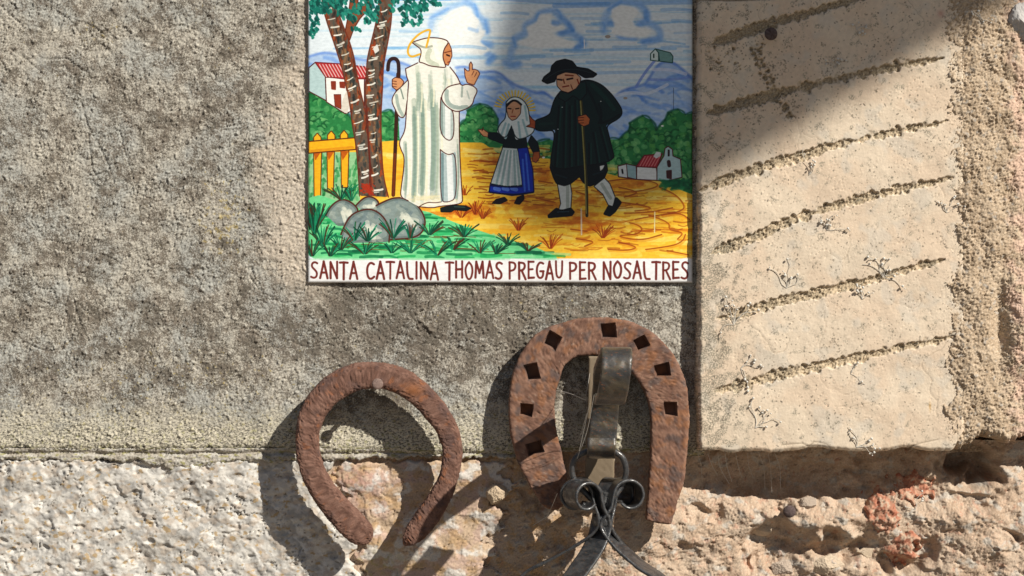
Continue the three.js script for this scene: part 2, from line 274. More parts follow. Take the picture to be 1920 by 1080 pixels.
{
  const rect = [FX0, 838, 985, 905], low = (x) => 864 + 5 * n2(x / 55, 31) + 3 * n2(x / 13, 3) + 24 * gauss(x, 0, 345, 0, 58, 1) * (0.8 + 0.3 * n2(x / 20, 9)) - 6 * sst(640, 720, x);
  const tex = wallTex(...rect, 0.9, (x, y) => { let q = mix3([0.47, 0.44, 0.385], [0.36, 0.32, 0.26], sst(-0.2, 0.3, fbm(x / 40, y / 20, 3))); q = mix3(q, [0.1, 0.09, 0.065], 0.7 * sst(0.15, 0.45, fbm(x / 11, y / 8, 3))); q = mix3(q, [0.3, 0.28, 0.08], 0.7 * sst(0.2, 0.45, fbm(x / 26 + 50, y / 10, 3))); return q.map((v) => v * (1 + 0.16 * n2(x / 3, y / 3))); });
  add('mortar_joint', relief(fineX(FX0, 985), fineY(840, 903, 1.5), (x, y) => { const l = low(x); return -0.4 + 0.9 * fbm(x / 50, y / 20, 3) + 0.4 * n2(x / 6, y / 6) + 0.3 * n2(x / 3.3, y / 3.3) - 1.6 * gauss(0, y, 0, 850 + 2 * n2(x / 60, 2), 1, 3.5) - 0.8 * sst(l - 4, l, y) - 12 * sst(l, l + 4, y); }, rect), mineral(tex, rect, 0.0003), wall);
}
const ochreIn = (x, y) => Math.min(-limeEdge(x, y) - 4 + 6 * n2(x / 20, y / 20), 955 + 26 * n2(4, y / 50) + 9 * n2(x / 15, y / 15) - x - 0.2 * (y - 900), y - 861 - 5 * n2(x / 30, 6)) / 8;
stone('ochre_stone', [580, 845, 1030, FY1], ochreIn,
  (x, y) => -2.5 + 3.6 * fbm(x / 150 + 8, y / 130, 2) + 0.7 * fbm(x / 40, y / 30 + 3, 3) + 0.2 * n2(x / 9, y / 7) + 0.14 * n2(x / 4.5, y / 4.5) - 0.9 * sst(0.015, 0, Math.abs(fbm(x / 90 + 9, y / 70, 2))) + 0.7 * sst(-0.04, 0.04, fbm(x / 80 + 3, y / 90 + 1, 2)),
  (x, y) => {
    let c = mix3([0.49, 0.365, 0.25], [0.5, 0.36, 0.285], sst(-0.2, 0.3, fbm(x / 60 + 4, y / 50, 3)));
    c = mix3(c, [0.60, 0.575, 0.53], 0.85 * sst(0.02, 0.26, fbm(x / 66 + 44, y / 56, 4)));
    c = mix3(c, [0.45, 0.285, 0.13], 0.6 * sst(0.08, 0.36, fbm(x / 60 + 130, y / 50, 4)));
    c = mix3(c, [0.5, 0.27, 0.21], 0.55 * gauss(x, y, 660, 905, 60, 40) * sst(-0.3, 0.2, fbm(x / 20, y / 20, 3)));
    c = mix3(c, [0.16, 0.1, 0.06], 0.7 * sst(0.40, 0.58, fbm(x / 16 + 230, y / 12, 3)));
    c = mix3(c, [0.38, 0.33, 0.1], 0.5 * gauss(x, y, 700, 1060, 70, 30) * sst(0, 0.4, fbm(x / 18, y / 18, 3)));
    return c.map((q) => q * (1 + 0.13 * n2(x / 4.5, y / 4.5) + 0.08 * n2(x / 2.2, y / 2.2)));
  }, 1.0, 'ochre and cream stone beneath the plain horseshoe');
stone('brick_fragment', [1600, 860, 1800, 1110], (x, y) => {
  const wx = x + 16 * n2(x / 26, y / 26), wy = y + 14 * n2(x / 26 + 8, y / 26);
  return 2.2 * Math.max(1 - Math.hypot((wx - 1722) / 48, (wy - 918) / 34), 1 - Math.hypot((wx - 1668) / 40, (wy - 965) / 58), 1 - Math.hypot((wx - 1698) / 40, (wy - 1030) / 44));
}, (x, y) => mortarBase(x, y) + 2.5 + 3.5 * fbm(x / 60, y / 50, 3) + 0.5 * n2(x / 14, y / 14) + 0.5 * n2(x / 6, y / 6) + 0.4 * n2(x / 3.2, y / 3.2),
(x, y) => {
  let c = mix3([0.40, 0.165, 0.10], [0.46, 0.27, 0.18], sst(-0.3, 0.3, fbm(x / 24, y / 24, 3)));
  c = mix3(c, [0.3, 0.085, 0.045], 0.7 * sst(0.1, 0.45, fbm(x / 16 + 9, y / 16, 3))); c = mix3(c, [0.50, 0.39, 0.285], 0.8 * sst(0.14, 0.36, fbm(x / 22 + 60, y / 22, 3)));
  return c.map((q) => q * (1 + 0.16 * n2(x / 4, y / 4)));
}, 0.7, 'broken lump of soft red brick set in the mortar');
// small stones bedded in the mortar
function pebble(name, px, py, z, rx, ry, rz, col, label) {
  const g = new THREE.IcosahedronGeometry(1, 12), p = g.attributes.position, o = new THREE.Vector3(X(px), Y(py), z / 1000), s = rnd() * 50, cuts = Array.from({ length: 15 }, () => { const q = new THREE.Vector3(rr(-1, 1), rr(-1, 1), rr(-1, 1)).normalize(); q.cut = rr(0.72, 1.1); return q; });
  for (let i = 0; i < p.count; i++) { const v = new THREE.Vector3().fromBufferAttribute(p, i); let d = 1.5; for (const q of cuts) { const k = v.dot(q); if (k > 0) d = Math.min(d, q.cut / k); } d += 0.1 * fbm3(v.x * 3 + s, v.y * 3, v.z * 3, 3) + 0.04 * n3(v.x * 12 + s, v.y * 12, v.z * 12); p.setXYZ(i, v.x * d * rx * S, v.y * d * ry * S, v.z * d * rz * S); }
  g.computeVertexNormals(); tintBy(g, (x, y, z2) => { const k = 1 + 0.25 * fbm3(x * 700 + s, y * 700, z2 * 700, 2); return col.map((q) => q * k); });
  const m = add(name, g, new THREE.MeshStandardMaterial({ vertexColors: true, roughness: 0.95 }), wall); m.position.copy(o); if (label) m.userData.label = label; return m;
}
pebble('mortar_lump', 930, 926, 2, 16, 18, 14, [0.5, 0.39, 0.27]);
for (const [x, y, r] of [[1522, 950, 12], [1436, 1000, 17], [1556, 1066, 24], [1476, 1070, 16], [1636, 1046, 14]]) {
  const c = [[0.5, 0.4, 0.29], [0.47, 0.36, 0.25], [0.52, 0.42, 0.31], [0.42, 0.34, 0.27]][(rnd() * 4) | 0];
  pebble('rubble_stone', x, y, mortarBase(x, y) - 0.5, r * rr(0.9, 1.3), r * rr(0.6, 0.9), r * 0.5, c);
}

// ---- scored plaster slab on the right
const GROOVES = [[[1338, 85], [1395, 64], [1451, 47], [1568, 12], [1640, -14]], [[1327, 216], [1390, 196], [1455, 179], [1603, 144], [1758, 113]], [[1314, 357], [1416, 319], [1490, 298], [1560, 276], [1766, 231]], [[1335, 474], [1420, 442], [1490, 411], [1620, 372], [1776, 336]], [[1345, 597], [1484, 560], [1612, 530], [1760, 488]], [[1336, 733], [1484, 696], [1595, 672], [1780, 631]], [[1345, -58], [1480, -96], [1640, -136]], [[1330, -190], [1480, -230], [1640, -270]]];
const groove = maskOf(1290, -300, 1820, 880, 1.2, (g) => {
  for (const gr of GROOVES) {
    const pts = new THREE.CatmullRomCurve3(gr.map(([x, y]) => new THREE.Vector3(x, y, 0))).getPoints(90);
    pts.forEach((p, i) => { const w = (9 + 6 * n2(p.x / 34, p.y) + 3 * n2(p.x / 6, p.y)) * Math.min(1, i / 8 + 0.35, (90 - i) / 10 + 0.35) * (1 - 0.3 * i / 90); g.globalAlpha = clamp(0.75 + 0.5 * n2(p.x / 40, p.y / 9 + 3), 0.3, 0.95); g.beginPath(); g.ellipse(p.x, p.y + 3 * n2(p.x / 11, 7), 6, Math.max(2, w), -0.25, 0, 7); g.fill(); });
  }
  g.globalAlpha = 0.85; g.lineWidth = 7; g.beginPath(); g.moveTo(1300, 2); g.lineTo(1360, 4); g.lineTo(1440, 1); g.lineTo(1500, -5); g.stroke();
  for (let i = 0; i < 120; i++) { g.globalAlpha = rr(0.3, 0.9); const t = rnd(), x = 1420 + 10 * n2(t * 9, 3) + 60 * t * t + rr(-10, 10), y = 85 + t * 140; g.beginPath(); g.arc(x, y, rr(1, 4), 0, 7); g.fill(); }
  for (let i = 0; i < 150; i++) { g.globalAlpha = rr(0.2, 0.7); const x = 1345 + rr(-25, 40), y = 115 + rr(-30, 30); if (n2(x / 14, y / 14) > 0) { g.beginPath(); g.arc(x, y, rr(1, 3), 0, 7); g.fill(); } }
});
const cracks = maskOf(1290, -300, 1820, 880, 2, (g) => {
  const wander = (x, y, a, n, w) => { g.beginPath(); g.moveTo(x, y); for (let i = 0; i < n; i++) { a += rr(-0.7, 0.7); x += 7 * Math.cos(a); y += 7 * Math.sin(a); g.lineTo(x, y); } g.globalAlpha = rr(0.5, 1); g.lineWidth = w; g.stroke(); return [x, y]; };
  wander(1395, 605, 0.05, 18, 1.1); wander(1540, 585, 1.8, 14, 0.9); wander(1550, 470, 1.7, 12, 0.9); wander(1690, 40, 1.2, 18, 1.0); wander(1650, 5, 0.1, 20, 1.2); wander(1392, 10, 1.5, 5, 1.3); wander(1425, 0, 1.4, 7, 1.3); wander(1355, 130, 1.5, 9, 1); wander(1725, 340, -1.0, 9, 0.9); wander(1440, 380, 0.5, 12, 0.7); wander(1700, 260, -0.4, 10, 0.7); wander(1530, 690, 1.2, 14, 0.9); wander(1545, 780, 1.6, 8, 1); wander(1500, 250, 1.5, 10, 1); wander(1560, 760, 0.1, 14, 0.7); wander(1720, 560, 1.9, 12, 0.7); wander(1480, 470, 0.2, 14, 0.6); wander(1765, 280, 1.6, 12, 1.2); wander(1768, 640, 1.6, 26, 1.4); wander(1640, 420, 1.3, 9, 0.6);
  for (let i = 0; i < 14; i++) wander(rr(1320, 1760), rr(-250, 820), rr(0, 6.3), 4 + rnd() * 8, rr(0.4, 0.8));
  g.globalAlpha = 1; g.lineWidth = 2; for (const k of [[[1462, 832], [1500, 829], [1512, 835], [1522, 826], [1545, 830], [1556, 842]], [[1700, 836], [1720, 829], [1752, 822]]]) { g.beginPath(); k.forEach(([x, y], i) => i ? g.lineTo(x, y) : g.moveTo(x, y)); g.stroke(); }
});
const slabRight = (y) => 1776 + 10 * n2(2, y / 70) + 3 * n2(5, y / 24) + 16 * gauss(0, y, 0, 430, 1, 90) - 6 * sst(560, 700, y) - 14 * sst(140, 0, y);
const slabBottom = (x) => 845 + 3 * n2(x / 90, 12) + 2.6 * fbm(x / 30, 3, 3) - 9 * gauss(x, 0, 1530, 0, 26, 1) - 34 * sst(1776, 1800, x) - 5 * gauss(x, 0, 1700, 0, 30, 1);
const slabLeft = (y) => 1307 + 1.6 * n2(3, y / 40) + 0.8 * n2(3, y / 9);
const granule = (x, y) => 0.6 * n2(x / 6, y / 6) + 0.75 * n2(x / 3.4 + 9, y / 3.4);
function slabH(x, y) {
  const g = groove(x, y);
  let h = 10.5 + 1.0 * fbm(x / 170, y / 170, 2) + 0.10 * n2(x / 30, y / 30) + 0.05 * n2(x / 7, y / 7) + 0.03 * n2(x / 3, y / 3);
  h += -1.7 * sst(0.1, 0.95, g) + 0.95 * g * granule(x, y) + 1.0 * g * fbm(x / 20, y / 16, 3);
  h -= 0.4 * cracks(x, y);
  h -= 0.6 * sst(0.8, 0.9, n2(x / 5 + 40, y / 5)) * sst(0.1, 0.5, fbm(x / 80, y / 80, 2) + 0.35);        // pin holes
  h += 0.28 * granule(x, y) * sst(0.26, 0.5, fbm(x / 40 + 5, y / 40, 3) + 0.25 * sst(1400, 1320, x));         // sandy worn patches
  const l = slabLeft(y); h -= 1.5 * sst(l + 6, l, x) + 9 * sst(l, l - 2.5, x);
  const b = slabBottom(x); h -= 1.4 * sst(b - 8, b - 1, y) + 40 * sst(b - 1, b + 3, y);
  h -= 6 * sst(1796, 1812, x) - 0.2 * sst(slabRight(y) - 26, slabRight(y) + 4, x) * granule(x, y);
  return h;
}
const specks = maskOf(1290, -300, 1820, 880, 2, (g) => {
  for (let i = 0; i < 8000; i++) { const x = rr(1300, 1800), y = rr(-300, 850), d = fbm(x / 90 + 3, y / 90, 2) + 0.25 * sst(320, 60, y) + 0.2 * sst(1420, 1310, x); if (d < rr(-0.35, 0.6)) continue; g.globalAlpha = rr(0.45, 1); g.beginPath(); g.ellipse(x, y, rr(0.6, 2.1) * (rnd() < 0.1 ? 1.8 : 1), rr(0.4, 1.5), rr(0, 3), 0, 7); g.fill(); }
  for (const [cx, cy, r] of [[1548, 430, 26], [1555, 130, 24], [1450, 130, 22], [1352, 505, 16], [1560, 642, 9], [1380, 560, 40], [1345, 640, 26], [1340, 760, 30], [1360, 780, 22], [1410, 215, 22], [1470, 200, 26], [1372, 268, 20]]) for (let i = 0; i < r * 3; i++) { const a = rr(0, 6.28), q = r * Math.sqrt(rnd()); g.globalAlpha = rr(0.2, 0.75); g.beginPath(); g.arc(cx + q * Math.cos(a), cy + q * Math.sin(a), rr(0.5, 2), 0, 7); g.fill(); }
});
function slabC(x, y) {
  let c = mix3([0.69, 0.575, 0.44], [0.665, 0.53, 0.395], sst(-0.25, 0.3, fbm(x / 160 + 70, y / 160, 3)));
  c = mix3(c, [0.57, 0.52, 0.44], 0.5 * sst(0.12, 0.4, fbm(x / 90 + 10, y / 90 + 20, 3)));
  c = c.map((v) => v * (1 + 0.05 * n2(x / 12, y / 12) + 0.04 * n2(x / 3, y / 3)));
  const g = groove(x, y), moss = sst(-0.25, 0.35, fbm(x / 60 + 8, y / 40, 3) + 0.5 * sst(430, 60, y));
  c = mix3(c, mix3([0.54, 0.43, 0.29], [0.2, 0.16, 0.1], clamp(0.5 * moss + 0.4 * n2(x / 4.5, y / 4.5))), 0.9 * sst(0.15, 0.6, g));
  // grey algae smears along the left edge
  const al = sst(0.15, 0.5, fbm(x / 34 + 80, y / 34, 4) + 0.5 * sst(1440, 1310, x) * sst(350, 480, y) + 0.2 * sst(1420, 1310, x) - 0.1);
  c = mix3(c, [0.22, 0.2, 0.15], 0.75 * al * sst(-0.5, 0.2, n2(x / 4, y / 4)));
  c = mix3(c, [0.085, 0.07, 0.05], 0.85 * specks(x, y));
  c = mix3(c, [0.3, 0.24, 0.17], 0.5 * cracks(x, y));
  c = mix3(c, [0.6, 0.17, 0.1], 0.7 * sst(0.9, 0.95, n2(x / 3 + 400, y / 3)));
  const o = gauss(x, y, 1737, 760, 2, 8); c = mix3(c, [0.55, 0.33, 0.1], 0.8 * o);
  const pink = gauss(x, y, 1757, 30, 6, 7); c = mix3(c, [0.5, 0.2, 0.16], 0.6 * pink);
  return c;
}
{
  const rect = [1295, FY0, 1825, 860];
  const tex = wallTex(...rect, 0.8, slabC), xs = [1302, 1303.2, 1304.4, 1305.4, 1306.4, 1307.4, ...fineX(1308.6, 1815, 1.7)];
  add('scored_plaster_slab', relief(xs, fineY(FY0, 858, 1.7), slabH, rect), mineral(tex, rect, 0.00015), wall).userData.label = 'smooth cream plaster slab scored with slanting rough grooves';
}
// ---- coarse sandy mortar beside the slab
const coarseBottom = (x) => 838 - 24 * sst(1795, 1835, x) + 14 * gauss(x, 0, 1885, 0, 22, 1) + 4 * n2(x / 14, 1) + 3 * n2(x / 6, 4);
function coarseH(x, y) {
  const near = sst(1760, 1830, x), a = 0.7 + 0.5 * fbm(x / 70 + 30, y / 70, 2);
  let h = 11.2 - 3.4 * sst(1790, 1758, x - slabRight(y) + 1776 + 16 * fbm(x / 16, y / 16, 3)) - 3 * sst(1766, 1754, x) - 6.6 * sst(1812, 1990, x) + (1 + 1.6 * near) * fbm(x / 80, y / 110, 3) + a * (1.0 * fbm(x / 14, y / 14, 2) + 0.78 * n2(x / 5.4 + 9, y / 5.4) + 0.72 * n2(x / 3.2, y / 3.2));
  h -= 1.3 * sst(0.35, 0.8, n2(x / 16 + 2, y / 13)) * (1 - 0.4 * near);
  h += 4 * gauss(x, y, 1915, 60, 26, 60) + 5 * gauss(x, y, 1912, 620, 26, 70) - 7 * gauss(x, y, 1868, 610, 14, 60);
  const b = coarseBottom(x); h -= 3 * sst(b - 12, b, y) + 42 * sst(b, b + 5, y);
  return h;
}
function coarseC(x, y) {
  let c = mix3([0.48, 0.375, 0.265], [0.41, 0.31, 0.21], sst(-0.2, 0.3, fbm(x / 60, y / 60, 3)));
  c = mix3(c, [0.6, 0.49, 0.37], 0.7 * sst(0.3, 0.7, n2(x / 5.5, y / 5.5)));
  c = mix3(c, [0.26, 0.19, 0.12], 0.5 * sst(0.35, 0.7, n2(x / 7 + 50, y / 7)));
  c = mix3(c, [0.38, 0.36, 0.33], 0.6 * sst(0.3, 0.5, fbm(x / 24 + 77, y / 24, 3)));
  c = mix3(c, [0.62, 0.43, 0.33], 0.75 * sst(1875, 1905, x + 14 * n2(4, y / 40)) * sst(-0.3, 0.2, fbm(x / 50, y / 50, 2) + 0.1));
  return c.map((v) => v * (1 + 0.1 * n2(x / 3, y / 3)));
}
{
  const rect = [1745, FY0, FX1, 860], tex = wallTex(...rect, 0.9, coarseC);
  add('coarse_mortar', relief(fineX(1748, FX1, 1.7), fineY(FY0, 856, 1.7), coarseH, rect), mineral(tex, rect, 0.0004), wall);
}
pebble('rubble_stone', 1912, 45, 7, 20, 34, 16, [0.45, 0.43, 0.41]); pebble('rubble_stone', 1910, 580, 6, 22, 26, 22, [0.6, 0.43, 0.33]); pebble('rubble_stone', 1900, 635, 5, 18, 22, 22, [0.58, 0.42, 0.31]); pebble('rubble_stone', 1918, 690, 4, 20, 20, 18, [0.5, 0.38, 0.28]);

// ---- the rest of the wall, beyond the close-up
{
  const mk = (col, k) => { const t = wallTex(0, 0, 1024, 1024, 2, (x, y) => col(x * k + 4000, y * k - 3500)); t.wrapS = t.wrapT = THREE.MirroredRepeatWrapping; return t; };
  const coatFar = mk(coatC, 1.6), mortarFar = mk(mortarC, 1.6);
  const sheet = (name, x0, x1, y0, y1, z, t, amp) => {
    const nx = Math.ceil((x1 - x0) / 0.02), ny = Math.ceil((y1 - y0) / 0.02), g = new THREE.PlaneGeometry(x1 - x0, y1 - y0, Math.min(nx, 200), Math.min(ny, 120)), p = g.attributes.position, u = g.attributes.uv;
    for (let i = 0; i < p.count; i++) { const x = p.getX(i) + (x0 + x1) / 2, y = p.getY(i) + (y0 + y1) / 2; p.setXYZ(i, x, y, z + amp * (fbm(x * 4, y * 4, 3) + 0.4 * n2(x * 20, y * 20))); u.setXY(i, x / 0.546, y / 0.546); }
    g.computeVertexNormals();
    const b = grainTex.clone(); b.repeat.set(2.6, 2.6); b.needsUpdate = true;
    add(name, g, new THREE.MeshStandardMaterial({ map: t, roughness: 0.95, bumpMap: b, bumpScale: 0.0012 }), wall);
  };
  const l = X(FX0), r = X(FX1), top = Y(FY0), joint = Y(848), bot = Y(FY1);
  sheet('render_coat', -6, l, joint, top, -0.001, coatFar, 0.002); sheet('render_coat', r, 6, joint, top, 0.002, coatFar, 0.003); sheet('render_coat', -6, 6, top, 3.6, 0, coatFar, 0.002);
  sheet('crumbling_mortar', -6, l, bot, joint, -0.006, mortarFar, 0.004); sheet('crumbling_mortar', r, 6, bot, joint, -0.008, mortarFar, 0.004); sheet('crumbling_mortar', -6, 6, -0.02, bot, -0.008, mortarFar, 0.004);
  const core = new THREE.BoxGeometry(12, 3.6, 0.35); core.translate(0, 1.8, -0.055 - 0.175);
  add('wall_core', core, new THREE.MeshStandardMaterial({ color: new THREE.Color().setRGB(0.3, 0.23, 0.16), roughness: 1 }), wall);
}
// ---------------------------------------------------------------- painted ceramic tile
function tilePainting() {
  const k = 2, x0 = 578, y0 = -190, c = document.createElement('canvas'); c.width = 720 * k; c.height = 720 * k;
  const g = c.getContext('2d'); g.scale(k, k); g.translate(-x0, -y0); g.lineCap = 'round'; g.lineJoin = 'round';
  const path = (p, closed) => { // soft curve through points
    g.beginPath(); const n = p.length;
    if (closed) { g.moveTo((p[n - 1][0] + p[0][0]) / 2, (p[n - 1][1] + p[0][1]) / 2); for (let i = 0; i < n; i++) { const q = p[(i + 1) % n]; g.quadraticCurveTo(p[i][0], p[i][1], (p[i][0] + q[0]) / 2, (p[i][1] + q[1]) / 2); } g.closePath(); }
    else { g.moveTo(...p[0]); for (let i = 1; i < n - 1; i++) g.quadraticCurveTo(p[i][0], p[i][1], (p[i][0] + p[i + 1][0]) / 2, (p[i][1] + p[i + 1][1]) / 2); g.lineTo(...p[n - 1]); }
  };
  const hard = (p) => { g.beginPath(); p.forEach((q, i) => i ? g.lineTo(...q) : g.moveTo(...q)); g.closePath(); };
  const fill = (p, col, line, lw = 1.6, crisp) => { crisp ? hard(p) : path(tight(p), true); if (col) { g.fillStyle = col; g.fill(); } if (line) { g.strokeStyle = line; g.lineWidth = lw; g.stroke(); } };
  const tight = (p) => { const r = []; for (let i = 0; i < p.length; i++) { const a = p[i], b = p[(i + 1) % p.length]; r.push(a, [a[0] * 0.72 + b[0] * 0.28, a[1] * 0.72 + b[1] * 0.28], [a[0] * 0.28 + b[0] * 0.72, a[1] * 0.28 + b[1] * 0.72]); } return r; };
  const line = (p, col, lw, al = 1) => { g.globalAlpha = al; path(p, false); g.strokeStyle = col; g.lineWidth = lw; g.stroke(); g.globalAlpha = 1; };
  const clip = (p, fn) => { g.save(); path(tight(p), true); g.clip(); fn(); g.restore(); };
  const rgb = (r, gg, b, a = 1) => `rgba(${r | 0},${gg | 0},${b | 0},${a})`;
  const OUT = '#5a2f2a';
  // sky with broad watery strokes
  g.fillStyle = '#dfeaf0'; g.fillRect(x0, y0, 720, 720);
  for (let i = 0; i < 210; i++) { const y = rr(-190, 190), x = rr(570, 1290), w = rr(60, 240); line([[x, y], [x + w * 0.5, y + rr(-4, 3)], [x + w, y + rr(-6, 4)]], [rgb(150, 196, 228), rgb(170, 206, 230), rgb(200, 222, 234), rgb(128, 176, 222), rgb(240, 243, 240)][(rnd() * 5) | 0], rr(2, 6), rr(0.25, 0.6)); }
  line([[850, -10], [960, -4], [1080, 6], [1298, 2]], '#7ea6db', 15, 0.55); line([[1040, 12], [1140, 10]], '#6f9bd8', 10, 0.5);
  // cumulus: white bodies bordered with strong blue
  const soft = (px, fn) => { g.filter = `blur(${px}px)`; fn(); g.filter = 'none'; };
  const cloud = (body, rim) => { soft(5, () => { for (const r of rim) for (let q = 0; q < 4; q++) { const i = (rnd() * (r.length - 1)) | 0; line(r, '#a6c4ea', rr(8, 15), 0.3); line(r.slice(i).length > 1 ? r.slice(i).map(([x, y]) => [x + rr(-5, 5), y + rr(-4, 4)]) : r, '#7ea6de', rr(5, 10), 0.4); } }); soft(3, () => { for (const b of body) fill(b, '#eff3f0'); }); soft(2, () => { for (const r of rim) for (let q = 0; q < r.length - 1; q++) if (rnd() < 0.55) line([r[q], [mix(r[q][0], r[q + 1][0], 0.5) + rr(-4, 4), mix(r[q][1], r[q + 1][1], 0.5) + rr(-4, 4)], r[q + 1]], '#6c98d9', rr(3, 7), 0.4); }); };
  cloud([[[822, 45], [845, 22], [872, 12], [884, 25], [900, 40], [893, 58], [912, 58], [900, 80], [920, 95], [905, 104], [850, 98], [826, 80]]], [[[808, 52], [808, 34], [840, 18], [872, 6], [890, 10], [896, 32], [910, 40], [914, 62]], [[880, 55], [895, 60], [888, 80], [920, 84]], [[912, 100], [925, 108], [916, 118]]]);
  cloud([[[1012, 28], [1036, 26], [1032, 46], [1054, 48], [1060, 56], [1032, 64], [1080, 82], [1076, 90], [1000, 92], [966, 82], [992, 70], [986, 52], [1004, 44]]], [[[958, 112], [958, 92], [966, 88], [962, 72], [990, 64], [984, 48], [1005, 40], [1010, 26], [1044, 20], [1052, 36], [1066, 46], [1074, 58], [1050, 64]], [[1070, 64], [1090, 72], [1094, 84], [1080, 90]], [[1036, 46], [1046, 48]], [[948, 120], [960, 126], [972, 122]]]);
  cloud([[[1146, 18], [1164, 10], [1190, 16], [1198, 24], [1186, 40], [1190, 50], [1222, 58], [1212, 72], [1176, 72], [1140, 64], [1152, 52], [1146, 34]]], [[[1132, 60], [1130, 44], [1140, 20], [1164, 4], [1196, 8], [1210, 22], [1214, 40], [1196, 48]], [[1214, 44], [1236, 52], [1238, 74], [1220, 78], [1205, 80]], [[1140, 46], [1150, 44]], [[1160, 68], [1190, 70]]]);
  for (const [x, y, w] of [[1100, 60, 44], [1060, 96, 50], [960, 110, 60], [1100, 118, 80], [1150, 90, 60], [1240, 90, 50], [940, 26, 50], [1000, 125, 70], [1120, 138, 120], [1240, 20, 60], [1260, 40, 40], [700, 90, 70], [750, 60, 60], [840, 90, 70]]) line([[x, y], [x + w / 2, y + rr(-3, 3)], [x + w, y + rr(-3, 3)]], '#8db4df', rr(4, 8), 0.5);
  // blue hills
  const hill = (p) => { fill(p, '#b4c9e6'); clip(p, () => { g.filter = 'blur(2.5px)'; for (let i = 0; i < 90; i++) { const q = p[(rnd() * p.length) | 0], x = q[0] + rr(-40, 40), y = q[1] + rr(0, 90); line([[x, y], [x + rr(8, 26), y + rr(-10, 10)], [x + rr(26, 60), y + rr(-4, 26)]], ['#6f93d6', '#84a4dc', '#d6e2ee', '#9db9e2', '#5f88d0'][(rnd() * 5) | 0], rr(3, 8), 0.5); } g.filter = 'none'; }); soft(2.5, () => line(p.slice(0, -2), '#6e8ccf', 5, 0.7)); };
  hill([[578, 108], [605, 98], [640, 104], [690, 116], [720, 112], [745, 116], [780, 128], [800, 190], [800, 280], [578, 280]]);
  hill([[855, 128], [872, 124], [900, 138], [922, 134], [938, 138], [960, 158], [985, 168], [1005, 175], [1020, 172], [1036, 186], [1060, 280], [855, 300]]);
  hill([[1130, 215], [1150, 180], [1180, 165], [1205, 162], [1215, 150], [1235, 118], [1262, 116], [1300, 150], [1300, 260], [1130, 270]]);
  line([[1192, 164], [1206, 140], [1226, 116]], '#7f93d2', 5, 0.8); line([[1215, 150], [1250, 152], [1290, 146]], '#7f93d2', 5, 0.6); line([[1150, 182], [1182, 172], [1210, 180], [1250, 160]], '#d9e0ee', 6, 0.7); line([[1225, 132], [1250, 130], [1285, 140]], '#d5daec', 6, 0.7); line([[1262, 166], [1262, 206]], '#3a4a6a', 0.9, 0.9);
  // shrine on the peak
  fill([[1219, 114], [1219, 102], [1228, 93], [1234, 100], [1234, 116]], '#d5e3df', '#2e5a55', 1.8, 1); fill([[1234, 100], [1228, 93], [1256, 100], [1261, 107], [1260, 119], [1236, 116]], '#7f9f9a', '#3a5a56', 1.8, 1); line([[1225, 103], [1225, 109]], '#26443f', 2.5);
  // bushes
  const bush = (p, n, pale, deep) => { fill(p, '#418556'); clip(p, () => { const bx = p.map((q) => q[0]), by = p.map((q) => q[1]), a = Math.min(...bx), b = Math.max(...bx), t = Math.min(...by), u = Math.max(...by); for (let i = 0; i < n * 5; i++) { const x = rr(a, b), y = rr(t, u), r = rr(2.5, 8); g.globalAlpha = rr(0.3, 0.6); g.fillStyle = [pale, deep, '#5fa56e', '#9cc98f'][(rnd() * 4) | 0]; g.beginPath(); g.ellipse(x, y, r, r * rr(0.5, 0.9), rr(0, 3), 0, 7); g.fill(); if (rnd() < 0.22) line([[x - r, y + rr(-4, 4)], [x + rr(-3, 3), y - r * 0.9], [x + r, y + rr(-4, 4)]], '#1b5535', rr(2, 4), 0.6); } }); soft(1.6, () => { for (let i = 0; i < p.length - 2; i++) if (rnd() < 0.8) line([p[i], [(p[i][0] + p[i + 1][0]) / 2 + rr(-3, 3), (p[i][1] + p[i + 1][1]) / 2 - rr(1, 5)], p[i + 1]], '#175034', rr(2.5, 5), 0.7); }); };
  bush([[578, 300], [578, 176], [592, 170], [602, 182], [622, 186], [640, 200], [662, 226], [700, 230], [716, 212], [734, 208], [748, 226], [752, 300]], 60, '#79b27d', '#2c7046');
  bush([[858, 240], [872, 226], [876, 208], [900, 196], [922, 204], [934, 224], [932, 250], [960, 262], [1000, 270], [1030, 262], [1048, 268], [1044, 320], [860, 320]], 60, '#7fae78', '#2c6c46');
  bush([[1136, 262], [1160, 262], [1178, 246], [1180, 232], [1204, 218], [1220, 226], [1230, 244], [1246, 226], [1252, 212], [1270, 206], [1284, 216], [1300, 212], [1300, 370], [1200, 360], [1136, 330]], 80, '#71a862', '#225f3a');
  // house
  fill([[580, 128], [592, 118], [611, 145], [613, 190], [580, 172]], '#b9cfcf', OUT, 2, 1);
  fill([[611, 146], [684, 148], [684, 200], [648, 214], [613, 192]], '#f0efe9', OUT, 2, 1);
  fill([[592, 118], [640, 121], [690, 127], [686, 149], [645, 149], [611, 145]], '#b04a4c', '#7a2a2c', 2, 1);
  for (let x = 600; x < 690; x += 6) line([[x, 122], [x + 13, 145]], '#f0d8d2', 1.5, 0.9);
  fill([[621, 153], [631, 153], [631, 170], [622, 169]], '#8a4632'); fill([[637, 154], [648, 154], [648, 167], [638, 166]], '#8a4632'); fill([[627, 178], [640, 178], [641, 206], [629, 200]], '#8f4a33', OUT, 1, 1);
  // ground: ochre path and brown floor
  fill([[578, 290], [690, 268], [748, 264], [790, 272], [862, 268], [905, 268], [936, 290], [1000, 296], [1050, 300], [1160, 332], [1230, 338], [1262, 352], [1300, 366], [1300, 490], [578, 490]], '#f0bf52');
